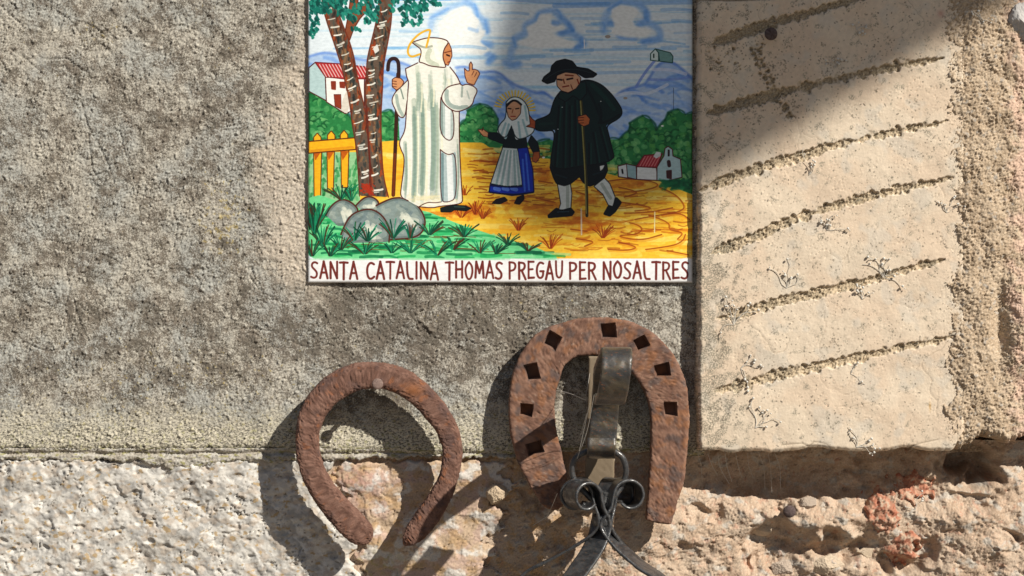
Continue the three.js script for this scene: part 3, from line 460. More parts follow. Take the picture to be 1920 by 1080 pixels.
  for (let i = 0; i < 420; i++) { const y = rr(275, 482), x = rr(690, 1290), w = rr(20, 90); if (y < 275 + Math.max(0, (x - 1000) * 0.32)) continue; line([[x, y], [x + w / 2, y + rr(-3, 4)], [x + w, y + rr(-3, 5)]], ['#f7d678', '#ecb24a', '#fae7a2', '#e6a23c', '#f5cf6a'][(rnd() * 5) | 0], rr(4, 10), 0.45); }
  for (const [x, y, w, h] of [[880, 398, 90, 16], [1000, 390, 100, 16], [1080, 410, 90, 18], [1130, 425, 80, 16], [820, 395, 60, 14], [1180, 345, 60, 8], [930, 300, 50, 10], [1010, 330, 40, 14], [1100, 375, 60, 14]]) for (let i = 0; i < 14; i++) line([[x + rr(-w, w) * 0.6, y + rr(-h, h)], [x + rr(-w, w) * 0.6, y + rr(-h, h)]], ['#b5641f', '#c77a28', '#a9551d'][(rnd() * 3) | 0], rr(4, 9), 0.22);
  for (let i = 0; i < 120; i++) { const x = rr(1000, 1285), y = rr(345, 470), w = rr(16, 46); if (y < 330 + (x - 1000) * 0.16) continue; line([[x, y], [x + w * 0.5, y + rr(-1, 5)], [x + w, y + rr(-3, 4)]], ['#b0661f', '#8d4c18', '#c9842e'][(rnd() * 3) | 0], rr(1.4, 3.4), 0.5); }
  for (let i = 0; i < 80; i++) { const x = rr(868, 1020), y = rr(276, 385), w = rr(14, 40); line([[x, y], [x + w * 0.5, y + rr(-2, 3)], [x + w, y + rr(-2, 3)]], '#9a5a1c', rr(1.6, 3), 0.7); }
  for (const p of [[[1060, 334], [1110, 345], [1180, 334], [1230, 342], [1234, 352], [1180, 362], [1120, 358]], [[1160, 352], [1205, 360], [1170, 370]], [[1236, 352], [1262, 362], [1280, 380], [1283, 395], [1240, 404]], [[1150, 378], [1200, 384], [1226, 392], [1190, 396]], [[1170, 400], [1212, 400], [1260, 390]], [[1190, 412], [1240, 402], [1276, 400], [1292, 412]], [[1180, 418], [1206, 424], [1198, 440], [1150, 442], [1200, 452], [1240, 440]], [[1216, 404], [1256, 416], [1252, 432], [1282, 436], [1270, 448]], [[1080, 448], [1120, 452], [1096, 462]], [[1160, 455], [1198, 462], [1180, 470], [1140, 468]], [[1210, 468], [1260, 462], [1280, 452], [1284, 440]], [[1100, 434], [1070, 430]], [[1250, 470], [1290, 478]], [[1010, 340], [1036, 344]], [[1080, 360], [1100, 366]], [[1005, 372], [1040, 380]]]) { line(p, '#96531a', 2.6, 0.8); line(p.map(([x, y]) => [x + 2, y + 3]), '#c9812b', 4, 0.4); }
  // fence
  g.fillStyle = '#9cc39a'; g.fillRect(578, 286, 98, 100); for (let i = 0; i < 90; i++) line([[rr(580, 672), rr(288, 372)], [rr(580, 672), rr(288, 372)]].map((q, j, a) => j ? [a[0][0] + rr(-4, 4), a[0][1] + rr(5, 12)] : q), ['#3c8a55', '#6aab76', '#2d7547'][(rnd() * 3) | 0], rr(3, 6), 0.6);
  for (const [x, w, b] of [[589, 15, 378], [614, 14, 360], [640, 15, 352]]) { fill([[x, 282], [x + w, 282], [x + w - 2, b], [x + 1, b]], '#eab23c', '#6a3a17', 1.8, 1); fill([[x, 284], [x + w, 284], [x + 3, 302]], '#b76b22'); }
  for (const [x, y] of [[596, 256], [622, 252], [646, 251]]) fill([[x - 7, y + 14], [x - 7, y + 2], [x, y - 6], [x + 7, y + 2], [x + 7, y + 14]], '#eab640', '#6a3a17', 1.8);
  fill([[579, 266], [668, 259], [668, 281], [579, 288]], '#ecb53a', '#6a3a17', 2.2, 1); line([[585, 284], [662, 277]], '#c98a2a', 5, 0.6);
  // birch trunks
  const trunk = (l, r, marks) => {
    const p = [...l, ...[...r].reverse()]; fill(p, '#6f6257'); clip(p, () => {
      for (let i = 0; i < 260; i++) { const t = rnd() * (l.length - 1), a = t | 0, u = t - a, lx = mix(l[a][0], l[a + 1][0], u), ly = mix(l[a][1], l[a + 1][1], u), rx = mix(r[a][0], r[a + 1][0], u), q = rnd(), x = mix(lx, rx, q); line([[x, ly], [x + rr(-4, 4), ly + rr(4, 16)]], q < 0.22 || q > 0.8 ? ['#8f4527', '#a85c34', '#5e3322'][(rnd() * 3) | 0] : ['#3d4644', '#5a615a', '#2f3433', '#9a7a5a', '#6a5040'][(rnd() * 5) | 0], rr(2, 5), 0.6); }
      for (let i = 0; i < marks; i++) { const t = (i + rr(0.1, 0.9)) / marks * (l.length - 1), a = t | 0, u = t - a, lx = mix(l[a][0], l[a + 1][0], u), ly = mix(l[a][1], l[a + 1][1], u), rx = mix(r[a][0], r[a + 1][0], u), w = rx - lx; const s = lx + w * rr(0.12, 0.3); const tl = rr(-4, 1); line([[s, ly + 2], [s + w * rr(0.15, 0.25), ly + 2 + tl * 0.3], [s + w * rr(0.3, 0.55), ly + tl]], '#eceade', rr(1.6, 3.8), rr(0.7, 1)); if (rnd() < 0.5) line([[s + rr(0, 3), ly + 6], [s + w * 0.3, ly + 5 + tl * 0.5]], '#dedbd0', rr(1.4, 2.6), 0.9); }
    }); line(l, '#6b3d2c', 2.2, 0.9); line(r, '#743f2a', 2.4, 0.9);
  };
  fill([[646, 70], [654, 30], [660, -20], [672, -20], [672, 20], [692, 2], [698, 12], [676, 36], [664, 56], [656, 78]], '#8a5a42', '#6b3d2c', 2);
  trunk([[590, -190], [598, -60], [606, 16], [615, 47], [626, 78], [636, 109], [644, 135], [650, 166], [657, 197], [661, 233], [667, 265], [671, 298], [675, 368]], [[612, -190], [622, -60], [632, 16], [643, 47], [656, 78], [665, 109], [669, 135], [675, 166], [683, 197], [690, 233], [696, 265], [700, 298], [706, 368]], 21);
  trunk([[720, -190], [716, -60], [711, 10], [705, 47], [698, 75], [689, 111], [688, 135], [685, 168], [686, 200], [689, 235], [692, 275], [695, 320], [692, 368]], [[748, -190], [742, -60], [736, 10], [734, 47], [728, 80], [721, 115], [719, 135], [718, 168], [715, 213], [715, 240], [716, 275], [719, 330], [729, 370]], 24);
  for (let i = 0; i < 26; i++) line([[rr(676, 700), rr(345, 365)], [rr(674, 704), rr(348, 368)]], '#a5452a', 2.5, 0.7);
  line([[688, 200], [691, 250], [694, 300], [696, 350]], '#6a3325', 4, 0.6);
  // foliage overhead
  const leaf = (n, xa, xb, ya, yb) => { for (let i = 0; i < n; i++) { const x = rr(xa, xb), y = rr(ya, yb), a = rr(0.4, 1.7), l = rr(3, 6); line([[x, y], [x + l * Math.cos(a), y + l * Math.sin(a)]], ['#1f6a62', '#2d7d70', '#185650', '#3f9080'][(rnd() * 4) | 0], rr(3.5, 6), 0.9); } };
  leaf(900, 578, 830, -190, -12); leaf(60, 580, 600, -12, 70); leaf(160, 580, 640, -12, 22); leaf(110, 630, 712, -12, 26); leaf(26, 636, 668, 20, 42); leaf(24, 684, 708, 22, 42); leaf(110, 730, 800, -12, 20); leaf(50, 752, 792, 14, 46); leaf(30, 790, 828, -12, 10); leaf(8, 660, 676, 52, 64);
  // grass, stones
  fill([[578, 372], [600, 366], [640, 380], [800, 396], [860, 420], [940, 446], [1000, 462], [1042, 480], [1046, 488], [578, 490]], '#7fcf97');
  for (let i = 0; i < 260; i++) { const x = rr(580, 1030), y = rr(400, 484); if (y < 395 + (x - 760) * 0.3) continue; line([[x, y], [x + rr(8, 22), y + rr(-3, 2)], [x + rr(22, 46), y + rr(-3, 4)]], ['#2a935c', '#45b074', '#1c7550', '#9bdca8', '#15614a'][(rnd() * 5) | 0], rr(2.5, 6), 0.6); }
  for (let i = 0; i < 34; i++) { const x = rr(620, 1000), y = rr(435, 478); if (y < 420 + (x - 760) * 0.22) continue; line([[x, y], [x + 12, y + rr(-1, 2)], [x + rr(20, 40), y + rr(-2, 3)]], '#6b4a2a', 1.4, 0.8); }
  const rock = (p) => { fill(p, '#8f9b98'); clip(p, () => { const cx = p.reduce((s, q) => s + q[0], 0) / p.length, cy = p.reduce((s, q) => s + q[1], 0) / p.length; for (let i = 0; i < 40; i++) line([[cx + rr(-40, 40), cy + rr(-30, 40)], [cx + rr(-40, 40), cy + rr(-30, 40)]].map((q, j, a) => j ? [a[0][0] + rr(-10, 14), a[0][1] + rr(2, 12)] : q), ['#78868a', '#6c7a7c', '#aab3aa', '#8a958f'][(rnd() * 4) | 0], rr(4, 9), 0.5); for (let i = 0; i < 8; i++) line([[cx + rr(-6, 16), cy + rr(-6, 6)], [cx + rr(6, 30), cy + rr(6, 34)]], '#dfe0d0', rr(5, 10), 0.5); line(p, '#56625f', 10, 0.4); }); };
  const R1 = [[612, 404], [618, 390], [634, 376], [650, 374], [668, 386], [674, 398], [650, 424], [634, 424]], R2 = [[668, 386], [680, 372], [696, 368], [712, 378], [708, 396], [680, 396]], R3 = [[706, 386], [728, 374], [750, 370], [774, 376], [792, 396], [800, 420], [786, 446], [730, 450], [712, 430]], R4 = [[640, 440], [652, 408], [676, 394], [700, 392], [720, 406], [732, 430], [730, 454], [650, 456]];
  for (const r of [R1, R2, R3, R4]) { rock(r); const top = r.slice(0, r.length - 1); line(top, '#5e3a30', 3); }
  const tuft = (x, y, n, h, w, cols, lw = 2.6) => { for (let i = 0; i < n; i++) { const a = rr(-1, 1), q = rr(0.5, 1); line([[x + a * 3, y], [x + a * w * 0.5, y - h * q * 0.6], [x + a * w, y - h * q]], cols[(rnd() * cols.length) | 0], rr(lw * 0.6, lw), 0.85); } };
  const GR = ['#175c4a', '#227a5c', '#114838', '#2f8f6e', '#5a3a26'];
  for (const [x, y, n, h, w] of [[584, 430, 24, 50, 18], [600, 420, 20, 40, 20], [640, 468, 20, 30, 30], [770, 474, 20, 26, 34], [850, 468, 18, 24, 30], [930, 476, 16, 20, 30], [685, 476, 16, 22, 30], [590, 440, 26, 60, 22], [606, 462, 26, 44, 26], [586, 480, 20, 34, 22], [640, 374, 24, 30, 34], [660, 376, 14, 26, 20], [665, 450, 16, 34, 24], [690, 452, 16, 30, 28], [738, 446, 20, 36, 30], [770, 446, 10, 28, 14], [806, 440, 22, 26, 32], [870, 444, 20, 24, 30], [820, 478, 16, 26, 36], [900, 474, 14, 24, 30], [735, 474, 12, 20, 26], [952, 458, 14, 22, 26], [620, 480, 14, 24, 22], [990, 470, 14, 18, 26]]) tuft(x, y, n, h, w, GR);
  for (const [x, y, n, h, w] of [[972, 432, 18, 24, 20], [1032, 466, 20, 28, 24], [1130, 446, 16, 26, 24], [872, 366, 14, 18, 16], [892, 402, 18, 26, 20], [865, 408, 14, 22, 24], [905, 410, 12, 22, 18]]) tuft(x, y, n, h, w, ['#9c4f1c', '#b9682a', '#7f3f18'], 1.8);
  // shepherd's crook and hooded friar
  line([[748, 145], [749, 122], [744, 111], [734, 111], [729, 118], [728, 132]], '#43302e', 7); line([[747, 140], [744, 215], [741, 300], [738, 366]], '#4a2f22', 7); line([[741, 290], [738, 366]], '#8a4d1c', 5, 0.7);
  const SKIN = '#cf9c78';
  fill([[736, 150], [742, 146], [752, 148], [758, 154], [754, 164], [744, 170], [736, 164]], SKIN, OUT, 1.6); for (const y of [153, 158, 163]) line([[737, y], [744, y + 1]], OUT, 1.2);
  const robe = [[784, 119], [761, 130], [762, 143], [767, 154], [766, 166], [763, 200], [762, 220], [760, 248], [748, 267], [753, 283], [759, 294], [757, 324], [753, 350], [751, 370], [766, 377], [786, 388], [811, 391], [824, 387], [850, 385], [868, 381], [867, 368], [864, 324], [862, 276], [861, 220], [863, 157], [856, 141], [844, 127], [815, 122]];
  const WHITE = '#ecece0'; fill(robe, WHITE);
  clip(robe, () => {
    for (const [x, a, b, w, al] of [[776, 200, 372, 10, 0.55], [792, 170, 360, 9, 0.5], [793, 220, 380, 6, 0.4], [812, 180, 368, 9, 0.5], [783, 140, 210, 8, 0.35], [806, 140, 200, 7, 0.3], [821, 200, 372, 4, 0.35], [762, 280, 370, 6, 0.5], [834, 130, 175, 6, 0.3], [846, 150, 180, 6, 0.3], [858, 270, 380, 4, 0.4]]) for (let q = 0; q < 4; q++) { const jx = rr(-2.5, 2.5), ja = rr(-14, 24), jb = rr(-20, 6); line([[x + jx, a + ja], [x + 3 + jx, (a + b) / 2], [x - 1 + jx, b + jb]], ['#9fae9f', '#84988f', '#a9b8a4', '#748a84'][q], w * rr(0.5, 1.2), al * 0.85); line([[x + 7 + jx, a + 20], [x + 9, (a + b) / 2], [x + 7, b]], '#eeeccf', 3, 0.3); }
    for (let i = 0; i < 30; i++) line([[rr(756, 860), rr(360, 386)], [rr(756, 860), rr(366, 390)]], '#e8d9b4', 3, 0.25);
  });
  const scap = [[827, 184], [825, 215], [826, 252], [843, 267], [852, 255], [851, 213], [846, 206]]; fill(scap, '#b9c4c0'); clip(scap, () => { line([[840, 200], [840, 262]], '#f2f4ee', 10, 0.9); line([[828, 190], [829, 250]], '#7f918c', 5, 0.7); }); line(scap, OUT, 1.8);
  const pan = [[826, 281], [840, 294], [855, 284], [857, 372], [840, 380], [826, 378]]; fill(pan, '#b4c2c2'); clip(pan, () => { line([[843, 296], [846, 380]], '#f0f4f2', 11, 0.95); line([[830, 290], [830, 378]], '#738a8c', 5, 0.8); line([[854, 290], [855, 376]], '#8fa2a4', 4, 0.7); }); line([...pan, pan[0]], OUT, 1.7);
  line([...robe.slice(1, 15)], OUT, 2); line(robe.slice(15, 25), OUT, 2); line([[786, 388], [800, 379], [815, 381], [828, 379]], OUT, 1.6); line([[844, 127], [856, 141], [863, 157]], OUT, 2); line([[784, 119], [761, 130]], OUT, 2);
  const sleeveL = [[765, 151], [753, 164], [741, 174], [734, 190], [741, 205], [749, 221], [760, 222], [764, 190]]; fill(sleeveL, '#e4e5d8'); clip(sleeveL, () => { line([[744, 180], [746, 200], [756, 218]], '#8fa09a', 6, 0.7); line([[752, 168], [757, 186]], '#6f7f78', 2.5, 0.8); }); line(sleeveL, OUT, 1.9);
  const sleeveR = [[863, 158], [844, 161], [833, 170], [827, 184], [833, 196], [846, 207], [858, 211], [876, 205], [887, 196], [889, 184], [896, 172], [891, 164], [876, 158], [867, 162]]; fill(sleeveR, WHITE); clip(sleeveR, () => { line([[838, 172], [836, 190], [850, 203], [875, 202]], '#7f938d', 8, 0.6); line([[867, 164], [866, 182]], '#7d8c86', 4, 0.6); line([[876, 172], [880, 186]], '#9aa8a2', 3, 0.6); line([[852, 176], [862, 196]], '#f6f6ea', 8, 0.8); }); line([...sleeveR, sleeveR[0]], OUT, 2);
  fill([[871, 129], [876, 134], [880, 134], [880, 122], [883, 117], [886, 122], [886, 132], [890, 131], [896, 133], [900, 139], [895, 149], [889, 161], [876, 156], [872, 144]], SKIN, OUT, 1.6); for (const [a, b] of [[889, 134], [894, 137]]) line([[a, b], [a - 4, b + 8]], OUT, 1.2);
  fill([[842, 81], [847, 94], [848, 106], [845, 114], [841, 124], [835, 122], [830, 108], [832, 92]], '#c48e68', OUT, 1.5); line([[838, 104], [843, 106]], '#3c1f18', 3); line([[834, 100], [846, 97]], '#7a4a30', 2); line([[840, 118], [845, 116]], '#7a2f25', 1.8);
  const hood = [[773, 81], [796, 72], [821, 72], [837, 76], [842, 81], [833, 92], [830, 108], [835, 122], [837, 128], [823, 127], [806, 125], [794, 119], [785, 118], [790, 104], [790, 93], [782, 88]]; fill(hood, '#f0efe0'); clip(hood, () => { line([[778, 82], [794, 92], [810, 88]], '#7f857a', 4, 0.6); line([[806, 96], [797, 112], [820, 124]], '#a9b4a0', 9, 0.55); line([[815, 80], [822, 110]], '#fbfaf0', 9, 0.8); }); line([...hood, hood[0]], OUT, 2);
  line([[800, 89], [806, 66], [808, 55], [786, 64], [768, 84], [764, 100], [771, 109], [787, 103]], '#e2b14c', 4, 0.95);
  fill([[826, 390], [850, 385], [872, 386], [884, 391], [874, 396], [852, 394], [846, 398], [827, 398]], '#1f2a2a', '#101616', 1.4); line([[852, 388], [872, 389]], '#5a7068', 1.8, 0.7);
  // girl with white veil
  for (let i = 0; i < 18; i++) { const a = -2.9 + i * 0.17; line([[965 + 27 * Math.cos(a), 208 + 27 * Math.sin(a)], [965 + 38 * Math.cos(a), 208 + 37 * Math.sin(a)]], '#e0c25a', 3.2, 0.9); }
  const DK = '#17262a';
  fill([[896, 244], [906, 243], [916, 250], [915, 258], [906, 256]], SKIN, OUT, 1.4); line([[904, 246], [906, 240]], OUT, 2);
  fill([[938, 250], [916, 249], [915, 260], [944, 271], [950, 258]], DK, '#0d1518', 1.4);
  fill([[996, 254], [1008, 268], [1012, 286], [1000, 288], [990, 268]], DK, '#0d1518', 1.4); fill([[1000, 286], [1011, 285], [1012, 296], [1005, 306], [998, 302]], '#a8683f', OUT, 1.3);
  fill([[970, 276], [989, 277], [999, 320], [1001, 360], [980, 365], [960, 367], [917, 360], [920, 344], [978, 346]], '#2743a8', '#121d4e', 2.2, 1); for (const [a, b, cc, d] of [[986, 290, 992, 356], [980, 300, 984, 358]]) line([[a, b], [cc, d]], '#5f86dc', 3.5, 0.8); for (const x of [928, 944, 960]) line([[x, 354], [x + 8, 356]], '#7b9ae2', 7, 0.8); line([[918, 361], [960, 367], [1000, 361]], '#101a48', 3); line([[920, 348], [950, 351], [978, 350]], '#14205a', 4);
  const ap = [[943, 276], [970, 278], [979, 348], [950, 350], [920, 345]]; fill(ap, '#ccd8d8', '#1d2b30', 1.8, 1); clip(ap, () => { for (const [a, b] of [[946, 930], [952, 940], [958, 952], [964, 966], [968, 974]]) { line([[a, 284], [b, 348]], '#86a3a3', 4, 0.6); line([[a + 3, 284], [b + 5, 348]], '#eef4f2', 3, 0.7); } });
  fill([[959, 232], [944, 270], [942, 277], [971, 279], [989, 277], [986, 256]], DK, '#0d1518', 1.2);
  const veil = [[949, 193], [955, 184], [969, 182], [982, 189], [991, 204], [992, 220], [1001, 236], [1002, 248], [987, 259], [967, 263], [959, 234], [949, 263], [932, 248], [937, 233], [949, 223]]; fill(veil, '#dfe9e8'); clip(veil, () => { for (const [a, b, cc, d] of [[972, 230, 976, 262], [980, 226, 990, 258], [984, 200, 988, 226], [948, 232, 940, 254], [954, 234, 948, 260]]) line([[a, b], [cc, d]], '#7fa5ab', 4, 0.6); }); line([...veil, veil[0]], '#26363a', 1.8);
  fill([[950, 196], [958, 190], [970, 190], [977, 198], [976, 214], [968, 224], [960, 227], [953, 220], [950, 208]], '#cba083', '#3a211a', 1.4); line([[950, 200], [958, 190], [968, 189], [977, 197]], '#251a18', 4); line([[953, 204], [958, 205]], '#2b1812', 2.4); line([[967, 205], [973, 204]], '#2b1812', 2.4); line([[962, 206], [960, 213]], '#8a5234', 1.6); line([[958, 219], [966, 219]], '#93352c', 2);
  fill([[922, 382], [930, 374], [946, 370], [952, 376], [938, 383]], '#2a2026', '#120d10', 1.2); fill([[964, 382], [970, 370], [982, 366], [983, 374], [974, 384]], '#2a2026', '#120d10', 1.2);
  // bent man in a wide black hat and dark coat
  const GREEN = '#16322f';
  fill([[1045, 346], [1051, 382], [1047, 394], [1070, 394], [1072, 363], [1069, 344]], '#d6dcd8', '#22282a', 1.7, 1); line([[1064, 350], [1064, 390]], '#939c94', 6, 0.6);
  fill([[1113, 350], [1130, 365], [1140, 385], [1149, 388], [1153, 370], [1143, 345], [1133, 334]], '#d6dcd8', '#22282a', 1.7, 1); line([[1128, 346], [1144, 372]], '#939c94', 6, 0.6);
  fill([[1027, 404], [1043, 390], [1052, 395], [1070, 390], [1077, 398], [1072, 405], [1028, 409]], '#141c1e', '#0a0e10', 1.6); line([[1045, 398], [1066, 397]], '#4f6670', 2, 0.7); fill([[1131, 402], [1140, 386], [1148, 388], [1155, 370], [1165, 380], [1153, 398], [1143, 406]], '#141f20', '#0a0e10', 1.6);
  fill([[1030, 312], [1037, 333], [1043, 345], [1058, 349], [1070, 345], [1086, 332], [1093, 343], [1105, 350], [1114, 347], [1133, 334], [1139, 320], [1137, 306], [1083, 310]], '#101c1e', '#080c0e', 1.6); line([[1042, 328], [1062, 334]], '#29424a', 3, 0.6); line([[1112, 328], [1130, 322]], '#29424a', 3, 0.6); fill([[1124, 312], [1133, 310], [1130, 317], [1125, 321]], '#dfe3df');
  const coat = [[1050, 173], [1040, 184], [1034, 205], [1031, 216], [1015, 223], [1003, 226], [1003, 245], [1022, 247], [1041, 244], [1036, 280], [1030, 314], [1056, 318], [1083, 313], [1133, 307], [1152, 297], [1147, 280], [1140, 250], [1136, 236], [1162, 222], [1167, 210], [1160, 196], [1145, 176], [1126, 158], [1102, 150], [1086, 154]]; fill(coat, GREEN);
  clip(coat, () => { for (const [a, b, cc, d] of [[1048, 200, 1040, 312], [1058, 190, 1056, 314], [1068, 200, 1068, 312], [1078, 190, 1080, 310], [1112, 250, 1120, 306], [1124, 240, 1140, 300], [1104, 270, 1104, 308]]) { line([[a, b], [cc, d]], '#0a1416', 4, 0.75); line([[a + 4, b], [cc + 4, d]], '#25524a', 3, 0.55); } line([[1100, 165], [1118, 200], [1128, 230]], '#0a1416', 5, 0.6); line([[1110, 160], [1130, 178], [1150, 205]], '#1f5247', 8, 0.5); line([[1126, 232], [1142, 228], [1160, 216]], '#0a1416', 4, 0.8); line([[1122, 196], [1130, 214], [1122, 232]], '#0a1416', 4, 0.7); line([[1012, 234], [1036, 232]], '#24483f', 5, 0.5); });
  line([...coat, coat[0]], '#0a1113', 2.4); fill([[1050, 172], [1046, 184], [1060, 192], [1074, 180], [1088, 190], [1100, 176], [1098, 154], [1086, 156], [1068, 176]], '#1a3a36', '#0a1113', 2);
  fill([[1043, 141], [1044, 162], [1052, 171], [1065, 175], [1080, 167], [1087, 157], [1089, 147], [1079, 138], [1060, 136]], '#cda488', '#3a211a', 1.4); line([[1046, 150], [1053, 151]], '#3a2018', 3.4); line([[1063, 150], [1073, 148]], '#3a2018', 3.4); line([[1056, 150], [1058, 157]], '#7f4a2f', 2.6); line([[1055, 164], [1066, 162]], '#7d3a2a', 2.6); line([[1070, 160], [1073, 168]], '#6e3d28', 1.8); line([[1060, 142], [1074, 143]], '#7a3f2b', 3, 0.8); line([[1082, 150], [1085, 158]], '#8a3f28', 2.5);
  fill([[1016, 153], [1020, 145], [1032, 136], [1034, 125], [1043, 116], [1059, 112], [1073, 116], [1081, 127], [1102, 130], [1119, 140], [1112, 146], [1096, 147], [1083, 139], [1060, 136], [1044, 142], [1040, 154], [1026, 158]], '#14191c', '#080a0c', 2); line([[1022, 150], [1036, 139], [1058, 131], [1084, 131], [1108, 138]], '#3f4f4f', 1.8, 0.6);
  line([[1089, 191], [1092, 216], [1093, 250], [1097, 310], [1100, 362], [1100, 405]], '#4a4626', 5.5); line([[1088, 191], [1092, 250], [1096, 310], [1099, 400]], '#a09a66', 2.4, 0.85);
  fill([[1082, 220], [1098, 215], [1106, 224], [1104, 234], [1094, 238], [1084, 232]], '#b8754c', '#3a211a', 1.4); for (const y of [222, 227, 232]) line([[1083, y], [1094, y - 1]], '#5a2c1c', 1.2);
  fill([[992, 216], [998, 224], [1004, 228], [1003, 242], [996, 240], [986, 238], [994, 234]], '#a8623f', '#3a211a', 1.3);
  // chapel
  fill([[1158, 312], [1174, 308], [1192, 312], [1193, 337], [1159, 332]], '#d6dcdc', OUT, 2, 1); fill([[1174, 308], [1192, 312], [1193, 337], [1176, 333]], '#9db7ba', OUT, 1.5, 1); line([[1166, 319], [1167, 325]], '#2c2a2e', 3.5);
  fill([[1193, 313], [1230, 315], [1233, 339], [1193, 337]], '#dfe3e1', OUT, 2, 1); fill([[1231, 339], [1231, 314], [1244, 293], [1246, 279], [1252, 275], [1260, 281], [1261, 293], [1275, 299], [1278, 333], [1250, 340]], '#b3cbcd', OUT, 2, 1);
  fill([[1192, 313], [1207, 292], [1241, 289], [1231, 315]], '#a3434b', '#6a2428', 2, 1); for (let i = 0; i < 6; i++) line([[1209 + i * 5.5, 294], [1199 + i * 5.5, 312]], '#dca6a4', 1.6, 0.7);
  line([[1253, 283], [1253, 292]], '#3a2a2c', 4); line([[1253, 304], [1254, 311]], '#47292a', 7); fill([[1248, 320], [1259, 319], [1259, 337], [1249, 335]], '#552d2c');
  for (let i = 0; i < 40; i++) line([[rr(1236, 1296), rr(336, 352)], [rr(1236, 1296), rr(338, 356)]], ['#1f6a4c', '#2f8058', '#17563e'][(rnd() * 3) | 0], 5, 0.5);
  fill([[1224, 294], [1230, 285], [1238, 286], [1238, 293], [1230, 298]], '#cfd3d2');
  // chips and drips in the glaze
  line([[1089.5, 392], [1090, 440]], '#e4d6c8', 2.6, 0.85); line([[1227, 398], [1226.5, 436]], '#f3e6b6', 2, 0.95); line([[1095, 76], [1095.5, 92]], '#f2f6f8', 1.8); for (const [x, y, r] of [[1139, 70, 4], [1172, 185, 3], [1241, 237, 2], [1054, 202, 1], [1126, 191, 1], [1046, 243, 1], [1019, 296, 2.2]]) { g.fillStyle = r > 2.5 ? '#a9a198' : '#eef0ee'; g.beginPath(); g.ellipse(x, y, r * 1.3, r * 0.8, 0, 0, 7); g.fill(); }
  fill([[644, 186], [651, 170], [656, 200], [652, 214], [640, 208]], '#d9d2c6'); fill([[700, 92], [708, 84], [712, 96], [704, 102]], '#dcdad4');
  // inscription band
  g.fillStyle = '#eeeeee'; g.fillRect(x0, 485, 720, 50); for (let i = 0; i < 60; i++) line([[rr(580, 1040), 486], [rr(580, 1040), 488]].map((q, j, a) => j ? [a[0][0] + rr(10, 30), 486.5] : q), '#a9d8b5', 3, 0.5);
  const GL = { // brush strokes in a unit box
    S: [[[0.92, 0.1], [0.6, 0], [0.15, 0.1], [0.12, 0.32], [0.5, 0.46], [0.9, 0.66], [0.82, 0.92], [0.4, 1], [0.02, 0.92]]], A: [[[0.02, 1.02], [0.28, 0.5], [0.5, 0]], [[0.48, 0], [0.75, 0.5], [0.98, 1.03]], [[0.2, 0.68], [0.82, 0.68]]], N: [[[0.1, 1], [0.1, 0.04]], [[0.1, 0.02], [0.5, 0.5], [0.9, 1]], [[0.9, 1], [0.92, 0]]], T: [[[0, 0.04], [0.5, 0.02], [1, 0.05]], [[0.5, 0.02], [0.5, 0.6], [0.48, 1.04]]], C: [[[0.95, 0.14], [0.6, 0], [0.15, 0.2], [0.05, 0.55], [0.2, 0.92], [0.6, 1], [0.98, 0.86]]], L: [[[0.1, 0], [0.1, 0.96], [0.95, 0.97]]], I: [[[0.5, 0], [0.48, 1]]], H: [[[0.1, 0], [0.1, 1]], [[0.9, 0], [0.9, 1]], [[0.1, 0.5], [0.9, 0.48]]], O: [[[0.5, 0], [0.1, 0.2], [0.04, 0.6], [0.3, 0.98], [0.7, 0.98], [0.96, 0.6], [0.88, 0.2], [0.5, 0]]], M: [[[0.04, 1], [0.14, 0.02]], [[0.14, 0.02], [0.5, 0.72]], [[0.5, 0.72], [0.86, 0.02]], [[0.86, 0.02], [0.98, 1]]], P: [[[0.12, 1], [0.1, 0.02]], [[0.08, 0.04], [0.7, 0.02], [0.95, 0.25], [0.7, 0.5], [0.14, 0.54]]], R: [[[0.12, 1], [0.1, 0.02]], [[0.08, 0.04], [0.7, 0.02], [0.92, 0.24], [0.66, 0.48], [0.14, 0.5]], [[0.45, 0.5], [0.98, 1.02]]], E: [[[0.1, 0], [0.12, 1]], [[0.1, 0.02], [0.9, 0.02]], [[0.12, 0.48], [0.75, 0.46]], [[0.12, 0.98], [0.95, 0.96]]], G: [[[0.92, 0.12], [0.55, 0], [0.12, 0.25], [0.05, 0.62], [0.25, 0.95], [0.65, 1], [0.92, 0.85], [0.92, 0.58]], [[0.55, 0.58], [0.98, 0.58]]], U: [[[0.08, 0], [0.08, 0.7], [0.3, 0.98], [0.68, 0.98], [0.9, 0.7], [0.92, 0]]] };
  const WIDE = { I: 0.35, M: 1.15, O: 1.05, N: 1.05, E: 0.85, L: 0.85, S: 0.9 };
  for (const [word, a, b] of [['SANTA', 584, 671], ['CATALINA', 688, 822], ['THOMAS', 836, 942], ['PREGAU', 954, 1055], ['PER', 1067, 1117], ['NOSALTRES', 1130, 1290]]) {
    const ws = [...word].map((q) => WIDE[q] || 1), tot = ws.reduce((s, q) => s + q, 0) + 0.28 * (word.length - 1), u = (b - a) / tot; let x = a;
    [...word].forEach((q, i) => { const w = ws[i] * u, top = 491 + rr(-1, 1), h = 31.5 + rr(-1, 1); for (const st of GL[q]) { const pts = st.map(([sx, sy]) => [x + sx * w, top + sy * h]); line(pts, '#6d3833', rr(3.8, 4.5), 0.96); line(pts, '#8a4a42', 1.6, 0.5); } x += w + 0.28 * u; });
  }
  // brush-laid glaze: deepen the pigment and let its thickness vary
  const im = g.getImageData(0, 0, c.width, c.height), q = im.data;
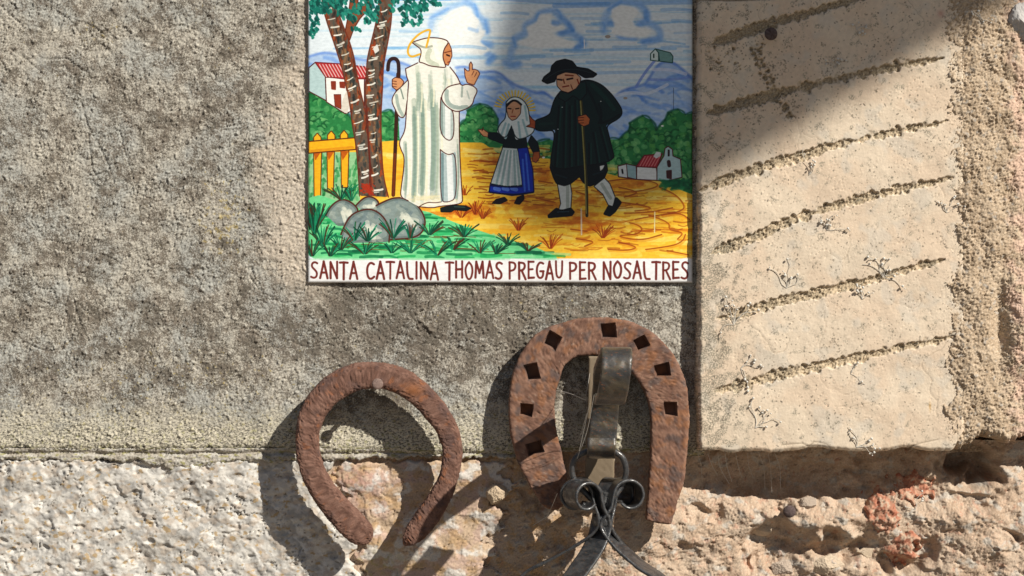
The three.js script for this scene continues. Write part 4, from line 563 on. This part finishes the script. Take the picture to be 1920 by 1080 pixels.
  for (let y = 0; y < c.height; y++) for (let x = 0; x < c.width; x++) {
    const o = (y * c.width + x) * 4, l = 0.3 * q[o] + 0.59 * q[o + 1] + 0.11 * q[o + 2], n = 1 + 0.035 * n2(x / 26, y / 14) + 0.025 * n2(x / 6, y / 5), s = 1.1;
    for (let k = 0; k < 3; k++) { let v = (l + (q[o + k] - l) * s) / 255; v = clamp(v * n); v = v + 0.34 * (v - 0.62) * v * (1 - v) * 4 * 0.6 - 0.03 * (1 - v); q[o + k] = 255 * clamp(v); }
  }
  g.putImageData(im, 0, 0);
  const t = new THREE.CanvasTexture(c); t.colorSpace = THREE.SRGBColorSpace; t.anisotropy = 8; return t;
}
{
  const x0 = 578, x1 = 1298, y0 = -190, y1 = 530, o = new THREE.Vector3(X((x0 + x1) / 2), Y(y1), 0);
  const tile = thing('painted_tile', 'glazed ceramic tile painted with a friar, a girl and a bent old man', 'tile', o);
  const e = [0, 0.4, 0.9, 1.6, 2.6, 4, 6, 9, 13, 18], mk = (a, b) => [...e.map((v) => a + v), ...Array.from({ length: 60 }, (_, i) => a + 22 + i * (b - a - 44) / 59), ...e.map((v) => b - v).reverse()];
  const hh = (x, y) => { const d = Math.min(x - x0, x1 - x, y - y0, y1 - y), r = 5, k = d < r ? r - Math.sqrt(r * r - (r - d) ** 2) : 0; return 3.4 - k * 0.33 * 0.9 - 0.35 * sst(26, 4, d) + 0.12 * fbm(x / 170, y / 170, 2); };
  const rect = [x0, y0, x1, y1], top = relief(mk(x0, x1), mk(y0, y1), hh, rect);
  own('glazed_face', top, new THREE.MeshPhysicalMaterial({ map: tilePainting(), roughness: 0.45, specularIntensity: 0.4, clearcoat: 0.55, clearcoatRoughness: 0.06 }), tile, o);
  const body = new THREE.BoxGeometry(719.6 * S, 719.6 * S, 0.0062); body.translate(0, 360 * S, -0.0012);
  add('clay_body', body, new THREE.MeshStandardMaterial({ color: new THREE.Color().setRGB(0.33, 0.25, 0.18), roughness: 0.95 }), tile);
}

// ---------------------------------------------------------------- rusty horseshoes
const rustBump = grainTex.clone(); rustBump.repeat.set(1.5, 1.5); rustBump.needsUpdate = true;
const rustMat = new THREE.MeshStandardMaterial({ vertexColors: true, roughness: 0.9, metalness: 0.0, bumpMap: rustBump, bumpScale: 0.0004 });
function shoeGeo(pts, z, halfT, opt) {
  const path = smooth(pts.map(([x, y, , dz = 0]) => P(x, y, z + dz)), opt.along || 520), n = pts.length;
  // half widths follow the control points by nearest arc position
  const ctr = pts.map(([x, y, , dz = 0]) => P(x, y, z + dz)), L = [0]; for (let i = 1; i < n; i++) L.push(L[i - 1] + ctr[i].distanceTo(ctr[i - 1]));
  const width = (t) => { const s = t * L[n - 1]; let i = 0; while (i < n - 2 && L[i + 1] < s) i++; const u = clamp((s - L[i]) / (L[i + 1] - L[i])); return mix(pts[i][2], pts[i + 1][2], u * u * (3 - 2 * u)) * S * (DIST - z / 1000) / DIST; };
  // in-plane width direction is the path normal within the wall plane
  const wide = path.map((p, i) => { const a = path[Math.max(0, i - 1)], b = path[Math.min(path.length - 1, i + 1)]; return new THREE.Vector3(-(b.y - a.y), b.x - a.x, 0).normalize(); });
  return sweep(path, wide, width, halfT, { around: 84, ...opt });
}
{
  const o = P(708, 715, 20), t = thing('plain_horseshoe', 'narrow rust-brown horseshoe without holes hanging from a nail', 'horseshoe', o, 'horseshoes on the wall');
  const pts = [[692, 1018, 21], [680, 1003, 25], [655, 978, 26], [625, 945, 25.1], [599, 908, 23.2], [582, 868, 22.3], [576, 825, 21.4], [583, 784, 23.2], [604, 748, 25.1], [634, 722, 26.0], [671, 706, 25.1], [712, 704, 24.2], [752, 715, 24.2], [786, 738, 23.2], [814, 768, 22.3], [837, 802, 20.5], [848, 842, 18.6], [843, 888, 17.7], [826, 930, 20.5], [805, 963, 22.3], [783, 993, 20.5], [766, 1012, 14.0], [757, 1022, 8.4]];
  const g = shoeGeo(pts, 18, 0.0052, { exp: 3.7, cap0: 0.009, cap1: 0.006, rough: 0.00055, freq: 420 });
  tintBy(g, (x, y, z) => { const a = fbm3(x * 160, y * 160, z * 160, 3), b = n3(x * 900, y * 900, z * 900), d = fbm3(x * 60 + 5, y * 60, z * 60, 2); let c = mix3([0.15, 0.073, 0.05], [0.225, 0.12, 0.086], sst(-0.3, 0.4, a)); c = mix3(c, [0.085, 0.05, 0.045], 0.65 * sst(0.15, 0.45, d + 0.2 * b)); c = mix3(c, [0.36, 0.12, 0.035], 0.45 * sst(0.32, 0.55, fbm3(x * 110 + 30, y * 110, z * 110, 3))); const og = Math.exp(-(((x - X(778)) / 0.006) ** 2) - (((y - Y(728)) / 0.004) ** 2)); c = mix3(c, [0.38, 0.13, 0.03], 0.6 * og); return c.map((v) => v * (1 + 0.22 * b)); });
  own('shoe_bar', g, rustMat, t, o);
  const nail = thing('nail', 'round-headed steel nail holding up the plain horseshoe', 'nail', P(708, 722, 0));
  const tip = P(708, 720, 31).sub(nail.position), root = new THREE.Vector3(-0.0012, -0.0014, -0.012), dir = tip.clone().sub(root), len = dir.length();
  const q = new THREE.Quaternion().setFromUnitVectors(new THREE.Vector3(0, 1, 0), dir.clone().normalize());
  const shank = new THREE.CylinderGeometry(0.0014, 0.0014, len, 14); shank.translate(0, len / 2, 0); shank.applyQuaternion(q); shank.translate(root.x, root.y, root.z);
  tintBy(shank, (x, y, z) => { const k = 1 + 0.4 * n3(x * 900, y * 900, z * 900); return [0.22 * k, 0.12 * k, 0.08 * k]; });
  add('shank', shank, rustMat, nail);
  const head = new THREE.LatheGeometry([[0, 0.0012], [0.0018, 0.0011], [0.0029, 0.0007], [0.0034, 0.0001], [0.0033, -0.0005], [0.0014, -0.0008]].map(([a, b]) => new THREE.Vector2(a, b)), 26); head.applyQuaternion(q); head.translate(tip.x, tip.y, tip.z);
  tintBy(head, (x, y, z) => { const k = 1 + 0.35 * n3(x * 1500, y * 1500, z * 1500); return [0.27 * k, 0.185 * k, 0.155 * k]; });
  add('head', head, rustMat, nail);
}
{
  const o = P(1138, 632, 11), t = thing('punched_horseshoe', 'wide rusty horseshoe with square nail holes beside the plaster slab', 'horseshoe', o, 'horseshoes on the wall');
  const pts = [[1046, 955, 14], [1036, 930, 26], [1026, 895, 37], [1010, 850, 42], [999, 802, 43], [997, 752, 43], [1006, 703, 43], [1028, 660, 40], [1070, 636, 34], [1105, 631, 35], [1140, 632, 36], [1172, 640, 38], [1203, 660, 41], [1231, 692, 41], [1247, 728, 39], [1255, 768, 36.5], [1254, 834, 34.5], [1249, 895, 33], [1240, 945, 28], [1234, 981, 24]];
  let g = shoeGeo(pts, 11, 0.0045, { exp: 6, cap0: 0.004, cap1: 0.0016, rough: 0.0005, freq: 380, along: 380, around: 76 });
  const holes = [[1036, 638, -0.45], [1141, 620, 0.1], [1203, 643, 0.5], [1243, 694, 0.15], [1258, 767, 0.05], [998, 697, 0.25], [987, 769, -0.1], [1003, 840, 0.3]];
  const ev = new Evaluator(); ev.useGroups = false; ev.attributes = ['position', 'normal', 'uv'];
  let base = new Brush(g); base.updateMatrixWorld();
  for (const [x, y, a] of holes) { const p = P(x, y, 16), s = new THREE.CylinderGeometry(0.0078, 0.0047, 0.014, 4, 1); s.rotateY(Math.PI / 4); s.scale(rr(0.88, 1.15), 1, rr(0.85, 1.12)); s.rotateX(Math.PI / 2); { const q = s.attributes.position; for (let k = 0; k < q.count; k++) { const u = q.getX(k), v = q.getY(k); q.setXY(k, u * (1 + 0.16 * n2(u * 400 + x, v * 400)), v * (1 + 0.16 * n2(u * 400, v * 400 + y))); } } s.rotateZ(a); s.translate(p.x, p.y, 0.0076 + 0.007); const b = new Brush(s); b.updateMatrixWorld(); base = ev.evaluate(base, b, SUBTRACTION); }
  g = base.geometry;
  tintBy(g, (x, y, z) => { const a = fbm3(x * 130 + 9, y * 130, z * 130, 3), b = n3(x * 800, y * 800, z * 800), d = fbm3(x * 75 + 50, y * 75, z * 75, 3), e = fbm3(x * 220 + 80, y * 220, z * 220, 2); let c = mix3([0.165, 0.082, 0.054], [0.275, 0.15, 0.1], sst(-0.3, 0.4, a)); c = mix3(c, [0.30, 0.125, 0.05], 0.6 * sst(0.1, 0.4, d)); c = mix3(c, [0.095, 0.072, 0.068], 0.7 * sst(0.1, 0.4, fbm3(x * 90 + 80, y * 90, z * 90, 4))); c = mix3(c, [0.40, 0.31, 0.24], 0.4 * sst(0.36, 0.55, fbm3(x * 300 + 9, y * 300, z * 300 + 40, 2))); return c.map((v) => v * (1 + 0.12 * b)); });
  own('shoe_plate', g, rustMat, t, o);
}

// ---------------------------------------------------------------- black iron hook and the scrolled hanger on it
const ironTex = wallTex(0, 0, 512, 256, 1, (x, y) => { let c = mix3([0.022, 0.024, 0.028], [0.05, 0.052, 0.055], sst(-0.3, 0.3, fbm(x / 50, y / 50, 3))); c = mix3(c, [0.13, 0.075, 0.045], 0.6 * sst(0.34, 0.5, fbm(x / 26 + 9, y / 26, 4))); return mix3(c, [0.24, 0.22, 0.19], 0.5 * sst(0.5, 0.8, n2(x / 3.5, y / 3.5))); });
ironTex.wrapS = ironTex.wrapT = THREE.RepeatWrapping;
const ironMat = new THREE.MeshPhysicalMaterial({ map: ironTex, roughness: 0.32, clearcoat: 0.6, clearcoatRoughness: 0.18, bumpMap: rustBump, bumpScale: 0.0002 });
const SX = new THREE.Vector3(1, 0, 0);
const strapTex = wallTex(0, 0, 512, 256, 1, (x, y) => { let c = mix3([0.034, 0.032, 0.03], [0.085, 0.066, 0.043], sst(-0.4, 0.4, fbm(x / 130, y / 130, 3))); c = mix3(c, [0.03, 0.033, 0.038], 0.6 * sst(0, 0.35, fbm(x / 80 + 9, y / 80, 3))); c = mix3(c, [0.2, 0.07, 0.03], 0.8 * sst(0.4, 0.52, fbm(x / 22 + 70, y / 22, 3))); return mix3(c, [0.26, 0.235, 0.19], 0.4 * sst(0.6, 0.85, n2(x / 4, y / 4))); });
strapTex.wrapS = strapTex.wrapT = THREE.RepeatWrapping;
const strapMat = new THREE.MeshPhysicalMaterial({ map: strapTex, roughness: 0.38, clearcoat: 0.5, clearcoatRoughness: 0.22, bumpMap: rustBump, bumpScale: 0.00015 });
{
  const o = P(1124, 800, 12), t = thing('strap_hook', 'flat worn iron wall hook with a curled lip inside the punched horseshoe', 'hook', o);
  const plate = smooth([P(1131, 668, 13), P(1129, 760, 12), P(1125, 850, 10), P(1124, 926, 8)], 60);
  own('back_plate', sweep(plate, [SX], 27 * S, 0.0013, { around: 40, exp: 9, rough: 0.00012 }), new THREE.MeshStandardMaterial({ color: new THREE.Color().setRGB(0.22, 0.165, 0.105), roughness: 0.6, bumpMap: rustBump, bumpScale: 0.0002 }), t, o);
  const arm = smooth([P(1128, 822, 45.0), P(1128, 838, 47.0), P(1127, 851, 42.0), P(1127, 856, 34.0), P(1127, 851, 26.0), P(1128, 836, 22.0), P(1131, 805, 21.0), P(1134, 772, 22.0), P(1136, 745, 27.0), P(1138, 718, 38.0), P(1139, 701, 54.0), P(1142, 688, 70.0), P(1148, 672, 86.0), P(1153, 659, 96.4), P(1156, 655, 105.2), P(1157, 662, 114.0), P(1156, 688, 119.6), P(1152, 720, 118.0), P(1147, 744, 111.6), P(1143, 755, 102.0), P(1142, 752, 94.0), P(1143, 742, 89.2)], 300);
  own('curled_arm', sweep(arm, [SX], 25.5 * S, 0.0013, { around: 40, exp: 9, rough: 0.00025, freq: 150 }), strapMat, t, o);
}
{
  const ZC = 36, hub = P(1130, 975, ZC), o = hub.clone(), t = thing('scrolled_iron_hanger', 'black wrought iron hanger with scrolled tops and splayed strap legs on the hook', 'hanger', o);
  // omega ring that rests in the hook's lip
  const ring = smooth([P(1123, 950, ZC), P(1100, 926, ZC), P(1080, 906, ZC - 1), P(1072, 882, ZC), P(1080, 858, ZC + 1), P(1102, 846, ZC + 1), P(1126, 842, ZC + 1), P(1150, 846, ZC + 1), P(1167, 858, ZC + 1), P(1174, 882, ZC), P(1169, 904, ZC - 1), P(1156, 926, ZC), P(1137, 950, ZC)], 120);
  own('ring', sweep(ring, [new THREE.Vector3(0, 0, 1)], 0.0019, 0.0019, { around: 18, exp: 2, rough: 0.0001 }), ironMat, t, o);
  const U = (px) => px * S * (DIST - ZC / 1000) / DIST, rad = Math.PI / 180;
  // each strap: scroll above the collar, leg below; angles are headings (0 = right, 90 = to the camera)
  const legs = [[152, 126, [[10, -24], [34, -52], [82, -86], [138, -125], [175, -200], [190, -310]], 30], [193, 192, [[14, -22], [46, -46], [98, -76], [152, -108], [185, -190], [195, -310]], 33], [-14, 28, [[12, -22], [34, -46], [76, -78], [124, -108], [170, -190], [195, -310]], 32], [-52, -28, [[12, -22], [32, -48], [66, -80], [108, -108], [165, -190], [192, -310]], 30]];
  for (const [azS, azL, lower, R] of legs) {
    const path = [], wide = [];
    const put = (r, y, az) => { const d = new THREE.Vector3(Math.cos(az * rad), 0, Math.sin(az * rad)); path.push(hub.clone().addScaledVector(d, U(r)).add(new THREE.Vector3(0, U(y), 0))); wide.push(new THREE.Vector3(-Math.sin(az * rad), 0, Math.cos(az * rad))); };
    const cx = R + 15, cy = 46; // spiral of the scroll
    for (let i = 0; i <= 50; i++) { const q = 1 - i / 50, a = Math.PI - q * 1.8 * Math.PI, r = R * (1 - 0.34 * q); put(cx + r * Math.cos(a), cy + r * Math.sin(a), azS); }
    const c = new THREE.CatmullRomCurve3([[11, 28], [5, 10], [5, -8], ...lower].map(([r, y]) => new THREE.Vector3(r, y, 0))).getPoints(80);
    c.forEach((p, i) => { const u = sst(0.03, 0.3, i / 80); put(p.x, p.y, azS + u * (((azL - azS + 540) % 360) - 180)); });
    own('strap_leg', sweep(path, wide, 23 * S, 0.0009, { around: 32, exp: 8, rough: 0.00022, freq: 160 }), ironMat, t, o);
  }
  const collar = new THREE.TorusGeometry(0.0040, 0.0022, 12, 30); collar.rotateX(Math.PI / 2); collar.scale(1.05, 1.8, 1.05); add('collar', collar, ironMat, t);
  const rim = new THREE.TorusGeometry(U(196), 0.003, 12, 90); rim.rotateX(Math.PI / 2); rim.translate(0, U(-310), 0); add('rim_hoop', rim, ironMat, t);
}

// ---------------------------------------------------------------- small things on the wall
function stubNail(name, label, px, py, z, r, len, slot) {
  const o = new THREE.Vector3(X(px), Y(py), z / 1000), t = thing(name, label, 'nail', o);
  const sh = new THREE.CylinderGeometry(r * 0.5, r * 0.5, len, 14); sh.rotateX(Math.PI / 2); sh.translate(0, 0, len / 2 - 0.012); tintBy(sh, () => [0.1, 0.065, 0.05]); add('shank', sh, rustMat, t);
  let h = new THREE.LatheGeometry([[0, 0.0022], [r * 0.5, 0.002], [r * 0.9, 0.0012], [r, 0], [r * 0.85, -0.0008], [r * 0.3, -0.001]].map(([a, b]) => new THREE.Vector2(Math.max(a, 0.00001), b)), 28); h.rotateX(Math.PI / 2);
  const p = h.attributes.position; for (let i = 0; i < p.count; i++) { const x = p.getX(i), y = p.getY(i); if (slot && Math.abs(x * 0.75 + y * 0.66) < r * 0.16) p.setZ(i, p.getZ(i) - 0.001); p.setZ(i, p.getZ(i) + len - 0.012 + 0.0002 * n3(x * 900, y * 900, 1)); }
  h.computeVertexNormals(); tintBy(h, (x, y, zz) => { const k = 1 + 0.4 * n3(x * 900, y * 900, zz * 900); return [0.12 * k, 0.085 * k, 0.08 * k]; }); add('head', h, rustMat, t);
}
stubNail('slotted_screw', 'dark slotted screw head sticking out of the scored plaster slab', 1438, 71, 10, 12 * S, 0.021, true);
stubNail('rusted_stub', 'rusted iron stub poking out of the crumbling mortar', 1484, 962, mortarH(1484, 962), 12 * S, 0.0195, false);

// dry sprigs with little white seed heads caught on the slab
const strawMat = new THREE.MeshStandardMaterial({ color: new THREE.Color().setRGB(0.6, 0.56, 0.49), roughness: 0.9 }), seedMat = new THREE.MeshStandardMaterial({ color: new THREE.Color().setRGB(0.62, 0.595, 0.54), roughness: 0.9 });
const surf = (x, y) => x > 1308 && x < 1770 && y < 842 ? slabH(x, y) : y < 842 ? (x < 1308 ? coatH(x, y) : coarseH(x, y)) : mortarH(x, y);
function sprig(px, py, ang, size, n, lift, label) {
  const base = new THREE.Vector3(X(px), Y(py), surf(px, py) / 1000), t = thing('dry_sprig', label, 'sprig', base, 'dry sprigs on the wall');
  const st = [], sd = [];
  for (let i = 0; i < Math.ceil(n * 0.75); i++) {
    const a = ang + rr(-1.1, 1.1), l = size * rr(0.3, 1), pts = [[0, 0, 0.0002]]; let x = 0, y = 0, h = 0, b = a;
    for (let k = 1; k <= 4; k++) { b += rr(-0.75, 0.75); x += l / 4 * Math.cos(b); y -= l / 4 * Math.sin(b); h = Math.max(surf(px + x, py + y) / 1000 - base.z + 0.0004, 0.22 * lift * k / 4 * rr(0.5, 1)); pts.push([x * S, -y * S, h]); }
    st.push(thread(pts.map((q) => new THREE.Vector3(...q)), rr(0.4, 0.62) * S, 10));
    for (let k = 0; k < 1 + (rnd() * 2.4 | 0); k++) { const e = pts[rnd() < 0.7 ? 4 : 3]; const s = new THREE.IcosahedronGeometry(rr(1.3, 2.7) * S, 1); s.translate(e[0] + rr(-4, 4) * S, e[1] + rr(-4, 4) * S, e[2] + rr(0, 2) * S); sd.push(s); }
  }
  add('stems', mergeGeometries(st), strawMat, t).userData.kind = 'stuff'; add('seed_heads', mergeGeometries(sd), seedMat, t).userData.kind = 'stuff';
}
for (const [x, y, a, s, n, l, lab] of [
  [1470, 540, 1.2, 62, 8, 0.006, 'bushy dry sprig between the third and fourth grooves of the slab'],
  [1372, 608, 1.4, 58, 11, 0.007, 'dense tangle of dry sprig at the low left end of a groove'],
  [1650, 520, 1.2, 52, 12, 0.012, 'dry sprig with white seeds perched on a groove of the slab'],
  [1545, 432, 0.8, 40, 9, 0.008, 'dry sprig clinging just below a groove with a branching shadow'],
  [1412, 800, 0.7, 60, 7, 0.005, 'sparse dry sprig spread over the foot of the slab'],
  [1600, 836, 1.0, 54, 9, 0.006, 'dry sprig with round seeds at the chipped foot of the slab'],
  [1512, 330, 1.0, 58, 5, 0.012, 'thin dry twig hanging under a groove casting a forked shadow'],
  [1768, 400, 1.3, 40, 7, 0.006, 'dry sprig where the slab meets the coarse mortar'],
  [1600, 60, 0.2, 34, 7, 0.005, 'dry sprig on the shaded upper part of the slab'],
  [1560, 132, 0.9, 24, 6, 0.004, 'small dry sprig above a shaded groove'],
  [1610, 560, 0.6, 30, 6, 0.005, 'short dry sprig beneath a groove of the slab'],
  [1385, 690, 0.5, 44, 6, 0.004, 'fine dry sprig lying along the lowest groove'],
  [1590, 700, 0.6, 42, 3, 0.005, 'single seeded twig under the lowest groove'],
  [1725, 960, 1.7, 50, 4, 0.004, 'pale rootlets caught on the red brick fragment'],
  [1825, 40, 0.8, 30, 6, 0.004, 'grey sprig on the coarse mortar']]) sprig(x, y, a, s, n, l, lab);
// cobwebs
const webMat = new THREE.MeshStandardMaterial({ color: new THREE.Color().setRGB(0.5, 0.47, 0.42), roughness: 0.8 });
function web(label, strands) {
  const o = P(strands[0][0][0], strands[0][0][1], strands[0][0][2]), t = thing('cobweb', label, 'cobweb', o, 'cobwebs on the wall');
  const g = mergeGeometries(strands.map((s) => { const p = s.map(([x, y, z]) => P(x, y, z)); const m = p[0].clone().lerp(p[p.length - 1], 0.5); m.y -= 0.0008; return thread(p.length === 2 ? [p[0], m, p[1]] : p, rr(0.32, 0.6) * S, 10); })); g.translate(-o.x, -o.y, -o.z); add('threads', g, webMat, t).userData.kind = 'stuff';
}
web('fine cobweb threads strung from the hook to the punched horseshoe', [[[1042, 732, 12], [1062, 736, 20], [1098, 750, 60]], [[1110, 735, 60], [1096, 800, 30], [1085, 850, 20]], [[1114, 740, 70], [1100, 810, 50], [1082, 860, 40]], [[1100, 775, 50], [1088, 815, 30]], [[1106, 700, 30], [1098, 742, 50]], [[1096, 800, 40], [1080, 830, 24]], [[1020, 930, 12], [1030, 960, 14], [1000, 985, 0]], [[1045, 925, 60], [1022, 975, 6]], [[845, 935, 24], [850, 948, 26]]]);
web('cobweb threads hanging beneath the plaster slab', Array.from({ length: 9 }, (_, i) => { const x = 1306 + i * 19 + rr(-6, 6); return [[x, 850, 4], [x + rr(2, 12), 876, -8], [x + rr(4, 26), 852 + rr(34, 72), -17]]; }));

// ---------------------------------------------------------------- added unseen canopy of canes, outlined to cast the shade on tile and slab
{
  const Y0 = 3.1, edge = [[2120, -4300], [985, -100], [945, 50], [912, 190], [914, 290], [962, 372], [1050, 420], [1160, 404], [1285, 366], [1795, 62], [8780, -4300]];
  const pts = edge.map(([px, py]) => { const x = X(px), y = Y(py), t = Math.max(0, Y0 - y); return new THREE.Vector2(x + t * SUN.x / SUN.y, t * SUN.z / SUN.y); });
  const curve = new THREE.CatmullRomCurve3(pts.slice(1, -1).map((p) => new THREE.Vector3(p.x, p.y, 0))).getPoints(60);
  const sh = new THREE.Shape([pts[0], ...curve.map((p) => new THREE.Vector2(p.x, p.y)), pts[pts.length - 1]]);
  const outline = sh.getPoints(), cx = (pts[0].x + pts[pts.length - 1].x) / 2, t = thing('added_shade_canopy', 'added unseen canopy of loosely laid canes shaped to shade the tile and slab', 'canopy', new THREE.Vector3(cx, Y0, 0));
  const added_cane = new THREE.MeshStandardMaterial({ color: new THREE.Color().setRGB(0.42, 0.33, 0.2), roughness: 0.7 });
  const reach = (x) => { let z = 0; for (let i = 0; i < outline.length - 1; i++) { const a = outline[i], b = outline[i + 1]; if ((a.x - x) * (b.x - x) <= 0 && a.x !== b.x) z = Math.max(z, a.y + (b.y - a.y) * (x - a.x) / (b.x - a.x)); } return z; };
  const unit = new THREE.CylinderGeometry(1, 1, 1, 10); unit.rotateX(Math.PI / 2); unit.translate(0, 0, 0.5);
  for (let x = pts[0].x + 0.01; x < pts[pts.length - 1].x; x += 0.0098) { const z = reach(x); if (z < 0.05) continue; const m = add('added_cane', unit, added_cane, t); m.position.set(x - cx, 0, 0.012); m.scale.set(0.0034, 0.0034, z); }
  const wood = new THREE.MeshStandardMaterial({ color: new THREE.Color().setRGB(0.3, 0.21, 0.13), roughness: 0.85 });
  const beam = new THREE.BoxGeometry(2.1, 0.08, 0.07); beam.translate(0, -0.046, 0.045); add('added_wall_plate', beam, wood, t);
}
renderer.render(scene, camera);
